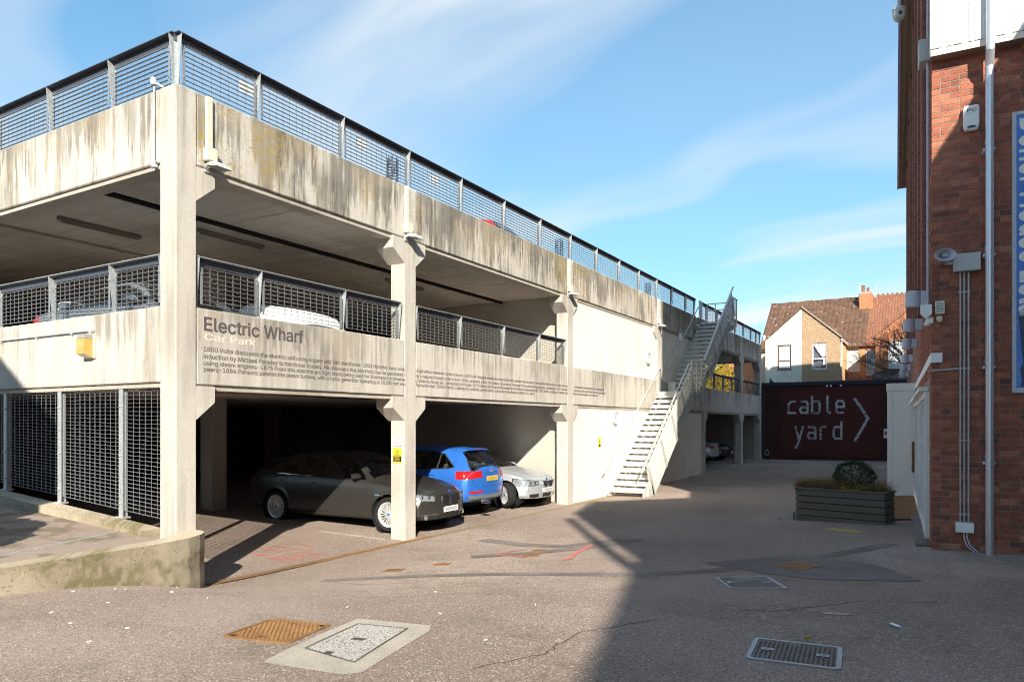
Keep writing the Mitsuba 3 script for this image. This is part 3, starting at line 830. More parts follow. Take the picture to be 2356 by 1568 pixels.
BR = []
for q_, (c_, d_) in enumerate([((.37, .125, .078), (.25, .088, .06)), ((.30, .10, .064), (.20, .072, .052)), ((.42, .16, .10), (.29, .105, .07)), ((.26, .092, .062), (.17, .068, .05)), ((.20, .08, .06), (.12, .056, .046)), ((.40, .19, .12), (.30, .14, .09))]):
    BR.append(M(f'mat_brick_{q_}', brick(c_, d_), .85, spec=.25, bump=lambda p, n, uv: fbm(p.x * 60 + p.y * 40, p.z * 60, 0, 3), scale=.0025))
M('mat_mortar', lambda p, n, uv: mix((.30, .235, .185), (.19, .145, .12), fbm(p.x * 5 + p.y * 5, p.z * 5, 0, 4)) * (.85 + .3 * noise(p.x * 90 + p.y * 80, p.z * 90, 1)), .95, spec=.15)


def far_brick(c0, c1, mort, lx=.235, lz=.085):
    """Brickwork too far away to tell its bricks apart."""
    def fn(p, n, uv):
        h = p.x + p.y * .97
        row = dr.floor(p.z / lz)
        u = h / lx + .5 * (row - 2 * dr.floor(row / 2))
        fu, fz = u - dr.floor(u), p.z / lz - row
        w = cell_rand(u, row, 5)
        c = mix(c0, c1, w) * (.85 + .3 * fbm(h * 1.2, p.z * 1.2, 3, 3))
        joint = dr.select((fu < .05) | (fz < .13), 1.0, 0.0)
        return mix(c, mort, joint * .8)
    return fn


M('mat_brick_side', far_brick((.25, .115, .082), (.18, .082, .062), (.24, .18, .15)), .9, spec=.2)
M('mat_brick_dark', far_brick((.085, .028, .024), (.05, .02, .018), (.075, .045, .04)), .85, spec=.2)
M('mat_brick_orange', far_brick((.52, .19, .085), (.40, .14, .07), (.42, .28, .2)), .9, spec=.2)
M('mat_clad', (.64, .64, .63), .35, spec=.5)
M('mat_clad_trim', (.70, .63, .54), .5)
M('mat_soffit_board', (.20, .16, .13), .7)
M('mat_pipe', (.60, .60, .66), .3, metal=.6)
M('mat_poster', lambda p, n, uv: mix((.040, .165, .56), (.055, .20, .62), fbm(p.x * 2, p.z * 2.5, 1, 3)), .4)
M('mat_poster_dark', (.012, .028, .085), .4)
M('mat_poster_pale', (.16, .36, .72), .4)
M('mat_fascia_blue', (.25, .28, .50), .4)
M('mat_ply', lambda p, n, uv: mix((.20, .105, .045), (.13, .065, .03), fbm(p.x * 3, p.y * 9, 0, 4)), .8, spec=.2)

rb = thing('brick_building', 'tall red brick building with white cladding and a blue poster at the right edge', 'building')


def rpart(name, m, mat, smooth=False, label=None):
    k_ = add(rb + '__' + name, R_(m), mat, smooth)
    if label:
        labels[k_] = {'label': label}
    return k_


FH = 7.52
rpart('wall', box(.005, 7, .005, 6, -.2, 17.0), 'mat_mortar')
rpart('wall', box(.002, 7.0, 6.002, 25.0, -.2, 13.45), 'mat_brick_side')
rpart('added_storey', box(3.0, 10, .5, 13.5, 13.0, 18.5), 'mat_brick_side')  # unseen storey, added and sized to shade the far facade
rpart('wall', box(7.002, 16, .02, 24.9, -.2, 13.3), 'mat_brick_side')
# bricks of the front wall
CO, ST, HD = .085, .228, .110
spots = []
row = 0
zb = .13
while zb < FH - .01:
    i0 = 0.0
    header = row % 4 == 2
    pos = -.0 if not row % 2 else (-.12 if not header else -.055)
    while pos < 1.62:
        L = HD if header else ST
        a_, b_ = max(pos, 0), min(pos + L, 1.62)
        if b_ - a_ > .03:
            spots.append((a_, b_, zb))
        pos += L + .011
    row += 1
    zb += CO
vis = sorted(range(len(spots)), key=lambda q_: (spots[q_][0] > 1.13, spots[q_][1] - spots[q_][0] < .1, abs(spots[q_][2] - 3.4)))
asparts = set(vis[:296])
protos, rest = {}, {}
for q_, (a_, b_, z) in enumerate(spots):
    w_ = RNG.random()
    patchy = meshkit.fbm(np.array([[a_ * 1.5, 0, z * .9]]), 3, 4)[0]
    tone = int(RNG.choice([0, 1, 2, 3], p=[.34, .30, .2, .16])) if z > 5.6 else int(RNG.choice([0, 1, 2, 3, 4, 5], p=[.20, .32, .05, .30, .11, .02]))  # upper bricks take brighter tones, their sunlit look put into the colour
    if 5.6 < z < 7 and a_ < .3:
        tone = int(RNG.choice([0, 2, 5], p=[.5, .44, .06]))  # newer brick by the corner, also lightened as the sunlit patch
    L = round(b_ - a_, 3)
    proud = RNG.uniform(-.001, .003)
    if q_ in asparts:
        if (L, tone) not in protos:
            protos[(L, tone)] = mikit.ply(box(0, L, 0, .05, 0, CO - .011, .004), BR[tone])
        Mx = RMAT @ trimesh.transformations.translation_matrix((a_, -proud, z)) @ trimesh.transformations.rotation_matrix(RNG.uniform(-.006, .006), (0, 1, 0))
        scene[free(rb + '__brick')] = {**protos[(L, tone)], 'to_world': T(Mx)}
    else:
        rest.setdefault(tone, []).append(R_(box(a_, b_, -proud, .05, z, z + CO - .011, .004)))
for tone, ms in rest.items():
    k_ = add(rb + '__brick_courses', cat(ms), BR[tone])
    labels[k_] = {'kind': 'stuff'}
# side wall: bricks in one mesh per tone, seen at a glancing angle
side = {}
for row in range(int(12.6 / CO)):
    z = .13 + row * CO
    pos = .05 + (.12 if row % 2 else 0)
    lim = 5.95
    while pos < lim:
        if not (z < 2.86 and .5 < pos < 4.6):
            tone = int(RNG.choice([0, 1, 3, 4], p=[.2, .35, .3, .15]))
            pr_ = RNG.uniform(-.002, .003)
            side.setdefault(tone, []).append((-pr_, .05, pos, min(pos + ST, lim), z, z + CO - .011))
        pos += ST + .011
for tone, bs in side.items():
    k_ = add(rb + '__side_courses', R_(cat([box(*b_) for b_ in bs])), BR[tone])
    labels[k_] = {'kind': 'stuff'}
for j, w_ in ((1.25, .10), (2.0, .5), (4.3, .45), (6.6, .3), (9.6, .3), (13.0, .3), (17.0, .35), (21.5, .4)):
    rpart('pier', box(-.075, .03, j, j + w_, 4.35, 12.9, .004), 'mat_brick_side')
# eave along the side
rpart('eave', box(-.33, .4, 5.2, 25.1, 12.92, 12.96), 'mat_soffit_board')
rpart('eave', box(-.40, -.325, 5.2, 25.1, 12.90, 13.4), 'mat_fascia_blue')
rpart('eave_board', box(-.20, -.17, 5.2, 25.0, 12.895, 12.918), 'mat_soffit_board')
# white profiled cladding above the front wall
rpart('soffit', box(-.02, 4.5, -.205, .013, FH - .012, FH + .03), 'mat_soffit_board')
rpart('cladding_trim', box(-.02, 4.5, -.218, -.206, FH - .02, FH + .075), 'mat_clad_trim')
pos = -.01
while pos < 2.2:
    w_ = .262
    prof = Polygon([(pos, -.206), (pos, -.222), (pos + .02, -.238), (pos + .10, -.238), (pos + .115, -.222), (pos + .185, -.222), (pos + .20, -.236), (pos + .235, -.236), (pos + .25, -.222), (pos + w_ - .002, -.222), (pos + w_ - .002, -.206)])
    rpart('cladding_sheet', extr(prof, 4.2, frame((0, 0, FH + .078), (1, 0, 0), (0, 1, 0), (0, 0, 1))), 'mat_clad')
    pos += w_
rpart('cladding_sheet', box(2.25, 5.0, -.235, -.206, FH + .078, 12), 'mat_clad')
rpart('corner_trim', box(-.025, -.011, -.24, .05, FH + .078, 11.5), 'mat_clad_trim')
# the white painted band round the corner
rpart('painted_band', cat(box(-.012, .136, -.012, .02, 3.10, 3.24), box(-.0121, .02, .021, 9.2, 3.10, 3.24)), 'mat_white')
# doors of the side wall
M('mat_glass_dark', (.03, .034, .04), .06, spec=.6)
for j0, j1 in ((.95, 4.2), (4.7, 9.1)):
    d_ = rpart('door', cat(box(-.055, .03, j0, j0 + .10, .34, 2.72, .004), box(-.055, .03, j1 - .10, j1, .34, 2.72, .004), box(-.056, .03, j0 + .101, j1 - .101, 2.62, 2.72, .004), box(-.05, .03, j0 + .101, j1 - .101, .36, .50, .004),
                           *[box(-.05, .02, j - .04, j + .04, .501, 2.619) for j in np.linspace(j0, j1, 5)[1:-1]], box(-.14, .0, j0 - .02, j1 + .02, 2.722, 2.79, .006)), 'mat_white')
    for a_, b_ in zip(np.linspace(j0, j1, 5)[:-1], np.linspace(j0, j1, 5)[1:]):
        add(d_ + '__pane', R_(box(-.015, -.005, a_ + .041 if a_ > j0 else a_ + .101, b_ - .041 if b_ < j1 else b_ - .101, .501, 2.619)), 'mat_glass_dark')
rpart('doorstep', box(-.20, .0, .25, 4.2, .2, .385, .01), 'mat_patch')

# lamps in a row, up and down lights
for n_, j in enumerate((.55, 3.9, 7.6, 12.0, 15.8, 19.6)):
    nm = ['nearest the corner', 'second from the corner', 'third from the corner', 'fourth from the corner', 'fifth from the corner', 'farthest along the wall'][n_]
    t = thing('drum_wall_lamp', f'grey drum wall lamp on the side of the brick building, {nm}', 'wall lamp', 'grey drum lamps in a row on the side wall')
    add(t + '__back_box', R_(box(-.125, .0, j - .09, j + .09, 4.02, 4.24, .008)), 'mat_lamp_grey')
    add(t + '__shade', R_(lathe([(.0, -.125), (.096, -.125), (.104, -.12), (.104, .12), (.096, .125), (0, .125)], 32).apply_translation((-.232, j, 4.13))), 'mat_lamp_grey', 40)
# things on the front wall


def rthing(name, lab, cat_, group=None):
    return thing(name, lab, cat_, group)


t = rthing('alarm_box', 'white alarm bell box lettered PC high on the brick wall', 'alarm box')
ab = Polygon([(.02, .0), (.165, .0), (.185, .06), (.19, .30), (.175, .345), (.012, .345), (-.003, .30), (0.0, .06)]).buffer(-.02).buffer(.02)
am = extr(ab, .075, frame((.396, -.085, 6.40), (1, 0, 0), (0, 0, 1), (0, -1, 0)))
am2 = extr(ab.buffer(.004), .065, frame((.396, -.012, 6.40), (1, 0, 0), (0, 0, 1), (0, -1, 0)))
hb = hull(np.vstack([am2.vertices, extr(ab.buffer(-.018), .09, frame((.396, -.004, 6.40), (1, 0, 0), (0, 0, 1), (0, -1, 0))).vertices]))
add(t + '__cover', R_(hb), 'mat_white', 30)
add(t + '__sounder_lens', R_(extr(shapely.affinity.scale(Point(0, 0).buffer(.05), 1.15, .36), .006, frame((.49, -.092, 6.438), (1, 0, 0), (0, 0, 1), (0, -1, 0)))), 'mat_poster_dark')
add(t + '__lettering', R_(text('PC', .042, .115, .002, True).apply_transform(frame((.436, -.0945, 6.655), (1, 0, 0), (0, 0, 1), (0, -1, 0)))), 'mat_letter')
add(t + '__lettering', R_(text('SECURITY', .013, .11, .002).apply_transform(frame((.438, -.0945, 6.632), (1, 0, 0), (0, 0, 1), (0, -1, 0)))), 'mat_grey_plastic')
t = rthing('drainpipe', 'shiny grey drainpipe running the full height of the brick wall', 'drainpipe')
PI_, PJ = .695, -.20
add(t + '__pipe', R_(rod((PI_, PJ, .30), (PI_, PJ, FH - .03), .052, n=24)), 'mat_pipe', 40)
add(t + '__pipe', R_(rod((PI_, -.32, FH - .15), (PI_, -.32, 12), .052, n=24)), 'mat_pipe', 40)
add(t + '__offset', R_(tube([(PI_, PJ, FH - .30), (PI_, -.32, FH - .12)], .054, 24)), 'mat_pipe', 40)
for z in (6.1, 4.62, 3.05, 1.7):
    add(t + '__collar', R_(rod((PI_, PJ, z), (PI_, PJ, z + .07), .0565, n=24)), 'mat_pipe', 40)
    add(t + '__bracket', R_(cat(box(PI_ - .072, PI_ - .053, -.19, .0, z - .07, z - .03, .003), box(PI_ - .071, PI_ + .071, -.03, .0, z - .07, z - .03), box(PI_ + .053, PI_ + .072, -.19, .0, z - .07, z - .03, .003))), 'mat_lamp_grey')
t = rthing('horn_loudspeaker', 'grey oval horn loudspeaker at the corner of the brick wall', 'loudspeaker')
hp = [(.014, -.30), (.03, -.20), (.05, -.12), (.09, -.05), (.137, 0.0), (.142, .004), (.140, .012), (.132, .006), (.085, -.045), (.042, -.12), (.022, -.2), (.0, -.22)]
hm = lathe(hp, 40)
hm.apply_transform(frame((.155, -.34, 4.60), (math.cos(.25), math.sin(.25), 0), (0, 0, .66), (math.sin(.25), -math.cos(.25), 0)))
add(t + '__horn', R_(hm), 'mat_lamp_grey', 50)
dm = cat(lathe([(0, .02), (.022, .02), (.03, 0), (.03, -.1), (0, -.1)], 20), lathe([(.018, .022), (.028, .022), (.028, .03), (.018, .03), (.018, .022)], 20))
dm.apply_transform(frame((.155, -.32, 4.60), (math.cos(.25), math.sin(.25), 0), (0, 0, 1), (math.sin(.25), -math.cos(.25), 0)))
add(t + '__driver_cap', R_(dm), 'mat_grey_plastic')
add(t + '__bracket', R_(cat(box(.09, .15, -.30, .0, 4.52, 4.55), box(.16, .28, -.10, -.05, 4.50, 4.54))), 'mat_galv')
t = rthing('cable_box', 'large grey metal box on the brick wall with three conduits below', 'cabinet')
add(t + '__body', R_(box(.268, .592, -.125, .0, 4.39, 4.63, .008)), 'mat_grey_plastic')
add(t + '__lid', R_(box(.262, .598, -.14, -.126, 4.385, 4.635, .005)), 'mat_grey_plastic')
add(t + '__screw', R_(cat(*[rod((x, -.146, z), (x, -.139, z), .007, n=8) for x in (.275, .585) for z in (4.40, 4.62)])), 'mat_galv')
for n_, x in enumerate((.358, .406, .458)):
    t = rthing('conduit', ['left one of the three upright conduits on the brick wall', 'middle one of the three upright conduits on the brick wall', 'right one of the three upright conduits on the brick wall'][n_], 'conduit', 'three conduits between two boxes on the brick wall')
    add(t + '__pipe', R_(rod((x, -.035, .78), (x, -.035, 4.39), .0125, n=12)), 'mat_galv', 40)
    for z in (4.1, 3.0, 1.96, .90):
        add(t + '__clip', R_(cat(box(x - .028, x + .028, -.018, .0, z - .008, z + .008), box(x - .015, x + .015, -.051, -.018, z - .008, z + .008))), 'mat_galv')
t = rthing('conduit', 'level conduit running from the corner to the three upright ones', 'conduit')
add(t, R_(tube([(-.02, .3, 2.97), (-.02, -.03, 2.975), (.34, -.03, 3.0)], .013, 10)), 'mat_galv', 40)
t = rthing('junction_box', 'small pale box low on the brick wall below the conduits', 'junction box')
add(t + '__body', R_(box(.293, .517, -.075, .0, .64, .79, .01)), 'mat_grey_plastic')
add(t + '__lid', R_(box(.298, .522, -.085, -.076, .645, .785, .006)), 'mat_white')
t = rthing('cable', 'dark cables looping from the pale box down to the ground', 'cable')
pts = [(.40, -.04, .64), (.405, -.045, .55), (.44, -.05, .45), (.52, -.05, .38), (.57, -.06, .27), (.60, -.08, .20)]
add(t, R_(cat(tube(pts, .010, 8), tube([(x + .035, y - .012, z + .012) for x, y, z in pts], .009, 8))), 'mat_lamp_grey', 40)
t = rthing('security_light', 'small floodlight with a barred face on the brick wall by the corner', 'security light')
add(t + '__housing', R_(hull([(.045, -.03, 3.79), (.155, -.03, 3.79), (.045, -.03, 3.98), (.155, -.03, 3.98), (.04, -.12, 3.80), (.16, -.12, 3.80), (.04, -.09, 3.985), (.16, -.09, 3.985)])), 'mat_cream_plastic')
add(t + '__lens', R_(hull([(.055, -.1225, 3.82), (.145, -.1225, 3.82), (.055, -.095, 3.965), (.145, -.095, 3.965), (.055, -.115, 3.82), (.145, -.115, 3.82), (.055, -.085, 3.965), (.145, -.085, 3.965)])), 'mat_lens')
add(t + '__bar', R_(cat(*[box(.05, .15, -.128 + (z - 3.82) * .19, -.12 + (z - 3.82) * .19, z, z + .008) for z in (3.85, 3.885, 3.92)])), 'mat_cream_plastic')
add(t + '__sensor', R_(cat(box(.06, .135, -.10, .0, 3.70, 3.77, .012), lathe([(0, 0), (.028, .006), (.034, .03), (.0, .03)], 16).apply_translation((.10, -.075, 3.675)))), 'mat_cream_plastic')
t = rthing('security_light', 'white angular floodlight on the corner of the brick building', 'security light')
add(t + '__housing', R_(hull([(-.14, -.06, 3.95), (-.02, -.06, 3.95), (-.15, -.16, 3.93), (-.0, -.16, 3.93), (-.15, -.16, 3.80), (.0, -.16, 3.80), (-.075, -.15, 3.73), (-.14, -.04, 3.85), (-.02, -.04, 3.85)])), 'mat_white')
add(t + '__arm', R_(box(-.08, -.05, -.06, .1, 3.93, 4.01)), 'mat_grey_plastic')
t = rthing('motion_sensor', 'white motion sensor below the angular floodlight at the corner', 'sensor')
add(t, R_(cat(box(-.075, .02, -.10, .04, 3.665, 3.755, .012), lathe([(0, 0), (.03, .005), (.045, .03), (.045, .05), (0, .05)], 20).apply_translation((-.06, -.09, 3.63)))), 'mat_white')
t = rthing('corner_pipe', 'thin grey pipe running down the corner of the brick building', 'pipe')
add(t, R_(tube([(-.035, .34, 3.75), (-.035, .34, 11.5)], .020, 10)), 'mat_lamp_grey', 40)
t = rthing('grey_box', 'pale grey box high on the side of the brick building', 'junction box')
add(t, R_(box(-.16, -.0, .25, .55, 7.66, 8.0, .01)), 'mat_grey_plastic')
t = rthing('dome_camera', 'white dome camera hanging high beside the brick building', 'camera')
cxx, cjj, czz = -.42, .6, 8.62
add(t + '__dome', R_(lathe([(0, -.11), (.04, -.10), (.075, -.07), (.09, -.02), (.09, .05), (.1, .06), (.1, .09), (0, .1)], 32).apply_translation((cxx, cjj, czz))), 'mat_grey_plastic', 40)
add(t + '__lens', R_(rod((cxx + .02, cjj - .095, czz - .01), (cxx + .015, cjj - .07, czz - .01), .028, n=16)), 'mat_black')
add(t + '__arm', R_(tube([(cxx, cjj, czz + .08), (cxx, cjj, czz + .25), (.0, cjj, czz + .35)], .025, 10)), 'mat_grey_plastic')
# poster
t = rthing('poster', 'blue banner with white sideways lettering in a pale frame on the brick wall', 'banner')
p0_, p1_, q0_, q1_ = .976, 3.0, 2.634, 6.563
add(t + '__sheet', R_(box(p0_ + .05, p1_ - .05, -.028, -.012, q0_ + .075, q1_ - .05)), 'mat_poster')
add(t + '__frame', R_(cat(box(p0_, p0_ + .05, -.04, .0, q0_, q1_, .004), box(p1_ - .05, p1_, -.04, .0, q0_, q1_, .004), box(p0_ + .051, p1_ - .051, -.039, .0, q0_, q0_ + .075, .004), box(p0_ + .051, p1_ - .051, -.039, .0, q1_ - .05, q1_, .004))), 'mat_lamp_grey')
tm = text('Donor House Esta', .40, 2.75, .002, True)
tm.apply_transform(frame((p0_ + .098, -.0285, 6.46), (0, 0, -1), (1, 0, 0), (0, -1, 0)))
add(t + '__lettering', R_(tm), 'mat_white')
sil = Polygon([(.10, 0), (.115, .10), (.09, .25), (.13, .34), (.11, .5), (.09, .8), (.075, 1.0), (.10, 1.07), (.16, 1.1), (.5, 1.1), (.5, 0)])
add(t + '__figure', R_(extr(sil, .002, frame((p0_, -.0285, q0_ + .08), (1, 0, 0), (0, 0, 1), (0, -1, 0)))), 'mat_poster_dark')
add(t + '__wave', R_(cat(*[extr(LineString([(.055, z), (.07, z + .008), (.085, z - .004), (.10, z + .004)]).buffer(.006), .002, frame((p0_, -.0285, q0_ + .08), (1, 0, 0), (0, 0, 1), (0, -1, 0))) for z in np.arange(.03, .36, .035)])), 'mat_poster_pale')

# white porch beside the side wall and the timber ramp before it
t = thing('porch', 'narrow white panelled porch standing against the side of the brick building', 'porch')
pj0, pj1, pi0, pi1, pz0, pz1 = 9.25, 11.6, -.66, -.003, .30, 3.27
add(t + '__body', R_(box(pi0 + .02, pi1, pj0 + .012, pj1, pz0, pz1 - .2)), 'mat_white')
add(t + '__fascia', R_(box(pi0 - .02, pi1, pj0 - .02, pj1, pz1 - .199, pz1, .01)), 'mat_white')
add(t + '__panel', R_(box(pi0 + .15, pi1 - .03, pj0, pj0 + .011, pz0 + .02, pz1 - .45, .004)), 'mat_white')
add(t + '__panel', R_(box(pi0 + .15, pi1 - .03, pj0, pj0 + .011, pz1 - .43, pz1 - .21, .004)), 'mat_white')
add(t + '__corner_strip', R_(box(pi0, pi0 + .125, pj0 - .006, pj0 + .011, pz0, pz1 - .2, .004)), 'mat_white')
t = thing('timber_board', 'worn brown board laid on the ground in front of the white porch', 'board')
add(t, drape(Polygon([(-1.15, 21.35), (-.50, 21.3), (-.22, 16.2), (-.85, 15.9)]), .03), 'mat_ply')
t = thing('notice_board', 'brown board fixed on the side wall beside the white porch', 'board')
add(t, R_(box(-.10, -.0, 8.3, 9.0, 1.0, 1.75, .01)), 'mat_ply')

# ------------------------------------------------------------------ buildings that stand behind the camera and shade the yard
be, bm = (-.27, .963), (.963, .27)
M('mat_render_grey', lambda p, n, uv: mix((.34, .30, .26), (.26, .23, .2), fbm(p.x * .6 + p.y * .6, p.z * .6, 0, 4)), .9, spec=.2)
prof = Polygon([(-60, -.3), (9.0, -.3), (9.0, 8.95), (4.0, 8.95), (-5.5, 13.25), (-8.5, 13.25), (-8.5, 10.0), (-60, 10.0)])
wing = thing('yard_wing', 'long rendered wing with a raised stair tower on the shaded side of the yard', 'building')
add(wing + '__wall', extr(prof, 7, frame((bm[0] * 5.0, bm[1] * 5.0, 0), (be[0], be[1], 0), (0, 0, 1), (bm[0], bm[1], 0))), 'mat_render_grey')
fl = np.array([be[0] * -9.95 + bm[0] * 5.2, be[1] * -9.95 + bm[1] * 5.2])
add(wing + '__flue', rod((fl[0], fl[1], 9.8), (fl[0], fl[1], 13.4), .11, n=12), 'mat_galv')
hut = thing('gabled_store', 'gabled brick store behind the raised path', 'building')
hp_ = Polygon([(-6.35, -.2), (-6.35, 7.05), (-11.0, 10.1), (-15.6, 7.05), (-15.6, -.2)])
add(hut + '__wall', extr(hp_, 9, frame((0, -2.3, 0), (1, 0, 0), (0, 0, 1), (0, -1, 0))), 'mat_brick_side')

t = thing('laurel_bush', 'leafy bush on the raised path in front of the gabled store', 'bush')
rr0 = np.random.default_rng(4)
V, F = [], []
for i in range(5200):
    d_ = rr0.normal(0, 1, 3)
    d_ /= np.linalg.norm(d_)
    p = np.array([-9.25, 2.3, 1.66]) + d_ * np.array([.95, .6, .92]) * (.78 + .3 * meshkit.noise(np.array([d_ * 2.6 + 3]), 5)[0]) * rr0.uniform(.5, 1.0) ** .4
    a_, b_ = rr0.normal(0, 1, 3), rr0.normal(0, 1, 3)
    a_, b_ = a_ / np.linalg.norm(a_) * .10, b_ / np.linalg.norm(b_) * .06
    k0 = len(V)
    V += [p - a_, p + b_, p + a_, p - b_]
    F += [[k0, k0 + 1, k0 + 2], [k0, k0 + 2, k0 + 3]]
scene['mat_laurel'] = {'type': 'principledthin', 'base_color': {'type': 'rgb', 'value': [.05, .095, .035]}, 'roughness': .5, 'diff_trans': .5}
add(t + '__leaves', trimesh.Trimesh(np.array(V), np.array(F), process=False), 'mat_laurel')
add(t + '__stem', rod((-9.25, 2.3, .6), (-9.25, 2.3, 1.6), .03, n=8), 'mat_render_grey')
# ------------------------------------------------------------------ the end wall with its painted words
M('mat_felt', (.035, .035, .05), .8)
M('mat_sign_white', lambda p, n, uv: mix((.50, .50, .52), (.13, .10, .10), smoothstep(.5, .66, fbm(p.x * 3, p.z * 16, 0, 4)) * .8), .8)
M('mat_sign_maroon', far_brick((.115, .026, .022), (.075, .02, .018), (.085, .035, .03)), .75, spec=.25)
ew = thing('garage_block', 'dark brick garage block closing the yard with the painted words cable yard', 'building')
EY = 43.4
add(ew + '__wall', box(-8.9, 3.0, EY, EY + 3.8, -.2, 4.42), 'mat_brick_dark')
add(ew + '__painted_field', box(-7.65, -2.65, EY - .012, EY, .42, 4.30), 'mat_sign_maroon')
add(ew + '__roof', box(-9.0, 3.1, EY - .12, EY + 3.9, 4.421, 4.58, .02), 'mat_felt')
add(ew + '__gutter', cat(rod((-8.9, EY - .07, 4.40), (3.0, EY - .07, 4.36), .05, n=10)), 'mat_felt')
add(ew + '__downpipe', rod((-8.62, EY - .06, .1), (-8.62, EY - .06, 4.38), .04, n=10), 'mat_felt')


def strokes(o, s, lines, w):
    out = []
    for l in lines:
        out.append(LineString([(o[0] + x * s[0], o[1] + y * s[1]) for x, y in l]).buffer(w, cap_style='flat', join_style='mitre'))
    return shapely.union_all(out)


LET = {'c': [[(.95, .9), (.35, .9), (.1, .7), (.1, .1), (.95, .1)]], 'a': [[(.1, .9), (.8, .9), (.9, .75), (.9, .1), (.25, .1), (.1, .25), (.1, .35), (.25, .5), (.9, .5)]],
       'b': [[(.1, 1.3), (.1, .1), (.8, .1), (.92, .25), (.92, .75), (.8, .9), (.1, .9)]], 'l': [[(.45, 1.3), (.45, .25), (.6, .1), (.85, .1)]],
       'e': [[(.12, .5), (.9, .5), (.9, .75), (.75, .9), (.25, .9), (.1, .75), (.1, .25), (.25, .1), (.85, .1)]], 'y': [[(.08, .95), (.5, .0)], [(.95, .95), (.45, -.2), (.2, -.55), (.0, -.55)]],
       'r': [[(.1, .0), (.1, .9)], [(.1, .78), (.3, .9), (.75, .9)]], 'd': [[(.9, 1.3), (.9, .1), (.25, .1), (.1, .25), (.1, .75), (.25, .9), (.9, .9)]]}
for word, x0, z0, s, step, w_ in (('cable', -7.34, 2.75, (.48, .80), .625, .060), ('yard', -6.97, 1.32, (.48, .80), .665, .060)):
    for n_, ch in enumerate(word):
        g_ = strokes((x0 + n_ * step, z0), s, LET[ch], w_)
        add(ew + '__painted_letter', extr(g_, .006, FACE_S(0, EY - .0125, 0)), 'mat_sign_white')
add(ew + '__painted_arrow', extr(LineString([(-3.88, 3.60), (-3.22, 2.51), (-3.88, 1.25)]).buffer(.075, cap_style='flat', join_style='mitre'), .006, FACE_S(0, EY - .0125, 0)), 'mat_sign_white')
t = thing('notice', 'small white and red notice on the dark end wall beside the porch', 'sign')
add(t + '__plate', box(-2.46, -2.12, EY - .03, EY - .002, 1.45, 1.95), 'mat_white')
add(t + '__band', box(-2.42, -2.3, EY - .035, EY - .0301, 1.62, 1.8), 'mat_red')
t = thing('hose_hook', 'small pale ring fixed low on the dark end wall beside the last column', 'hook')
add(t, tube([(-8.45 + .09 * math.cos(a_), EY - .04, .55 + .16 * math.sin(a_)) for a_ in np.linspace(0, 6.283, 13)], .025, 6), 'mat_haunch')
for n_, x in enumerate((-5.25, -5.05, -4.55)):
    t = thing('ball_lamp', f'small white ball lamp under the flat roof edge above the letters, {["left", "middle", "right"][n_]} of three', 'wall lamp', 'white ball lamps on the end wall')
    add(t, trimesh.creation.icosphere(2, .055).apply_translation((x, EY - .15, 4.30)), 'mat_white', True)
t = thing('pigeon', 'dark pigeon sitting on the flat roof before the white gable', 'bird')
pg = [(trimesh.creation.icosphere(3, 1.0), (.10, .085, .095), (-8.35, EY + .6, 4.69)), (trimesh.creation.icosphere(3, 1.0), (.045, .045, .05), (-8.40, EY + .6, 4.83))]
add(t, cat(*[m_.apply_transform(np.diag([*s_, 1.0])).apply_translation(o_) for m_, s_, o_ in pg], hull([(-8.30, EY + .57, 4.70), (-8.30, EY + .63, 4.70), (-8.14, EY + .58, 4.60), (-8.14, EY + .62, 4.60), (-8.28, EY + .6, 4.64)]), hull([(-8.44, EY + .595, 4.835), (-8.44, EY + .605, 4.835), (-8.44, EY + .6, 4.825), (-8.475, EY + .6, 4.825)]), rod((-8.34, EY + .58, 4.58), (-8.34, EY + .58, 4.64), .008), rod((-8.34, EY + .62, 4.58), (-8.34, EY + .62, 4.64), .008)), 'mat_steel_dark', True)

# ------------------------------------------------------------------ houses behind the wall


def tone(a, b, f=1.0, g=6.0):
    return lambda p, n, uv: mix(a, b, fbm((p.x + p.y) * f, p.z * f, 2, 4)) * (.88 + .24 * noise((p.x + p.y) * g, p.z * g, 1))


M('mat_white_render', tone((.72, .66, .56), (.64, .59, .51), .6, 3), .9, spec=.2)
M('mat_pebble', tone((.42, .285, .18), (.36, .245, .16), 1.5, 16), .95, spec=.15, bump=lambda p, n, uv: noise(p.x * 22 + p.y * 22, p.z * 22, 0), scale=.02)
M('mat_ochre', tone((.50, .29, .15), (.44, .25, .135), 1.0, 12), .95, spec=.15)
M('mat_tile', lambda p, n, uv: mix(mix((.17, .095, .066), (.115, .068, .05), cell_rand(p.x / .30, p.z / .23, 2)), (.42, .37, .31), dr.select(cell_rand(p.x / .1, p.z / .08, 7) > .985, .7, 0.0)), .9, spec=.2)
M('mat_tile_red', lambda p, n, uv: mix((.30, .135, .082), (.22, .10, .066), cell_rand(p.x / .17, p.z / .1, 2)), .9, spec=.2)
M('mat_slate', tone((.07, .068, .075), (.05, .05, .055), 2, 10), .7)
M('mat_upvc', (.80, .80, .80), .4)
M('mat_brown_frame', (.10, .055, .04), .6)
scene['mat_pane'] = {'type': 'thindielectric', 'int_ior': 1.5}
M('mat_curtain', lambda p, n, uv: C(.66, .67, .68) * (.8 + .2 * dr.sin(p.x * 60.0)), .9)
M('mat_curtain_pink', lambda p, n, uv: mix((.72, .60, .62), (.62, .42, .45), noise(p.x * 25, p.z * 3, 0)), .9)
M('mat_dark_backing', (.09, .09, .12), .9)  # dark tone painted in for the unlit space behind the panes
M('mat_blossom', (.80, .80, .78), .8)


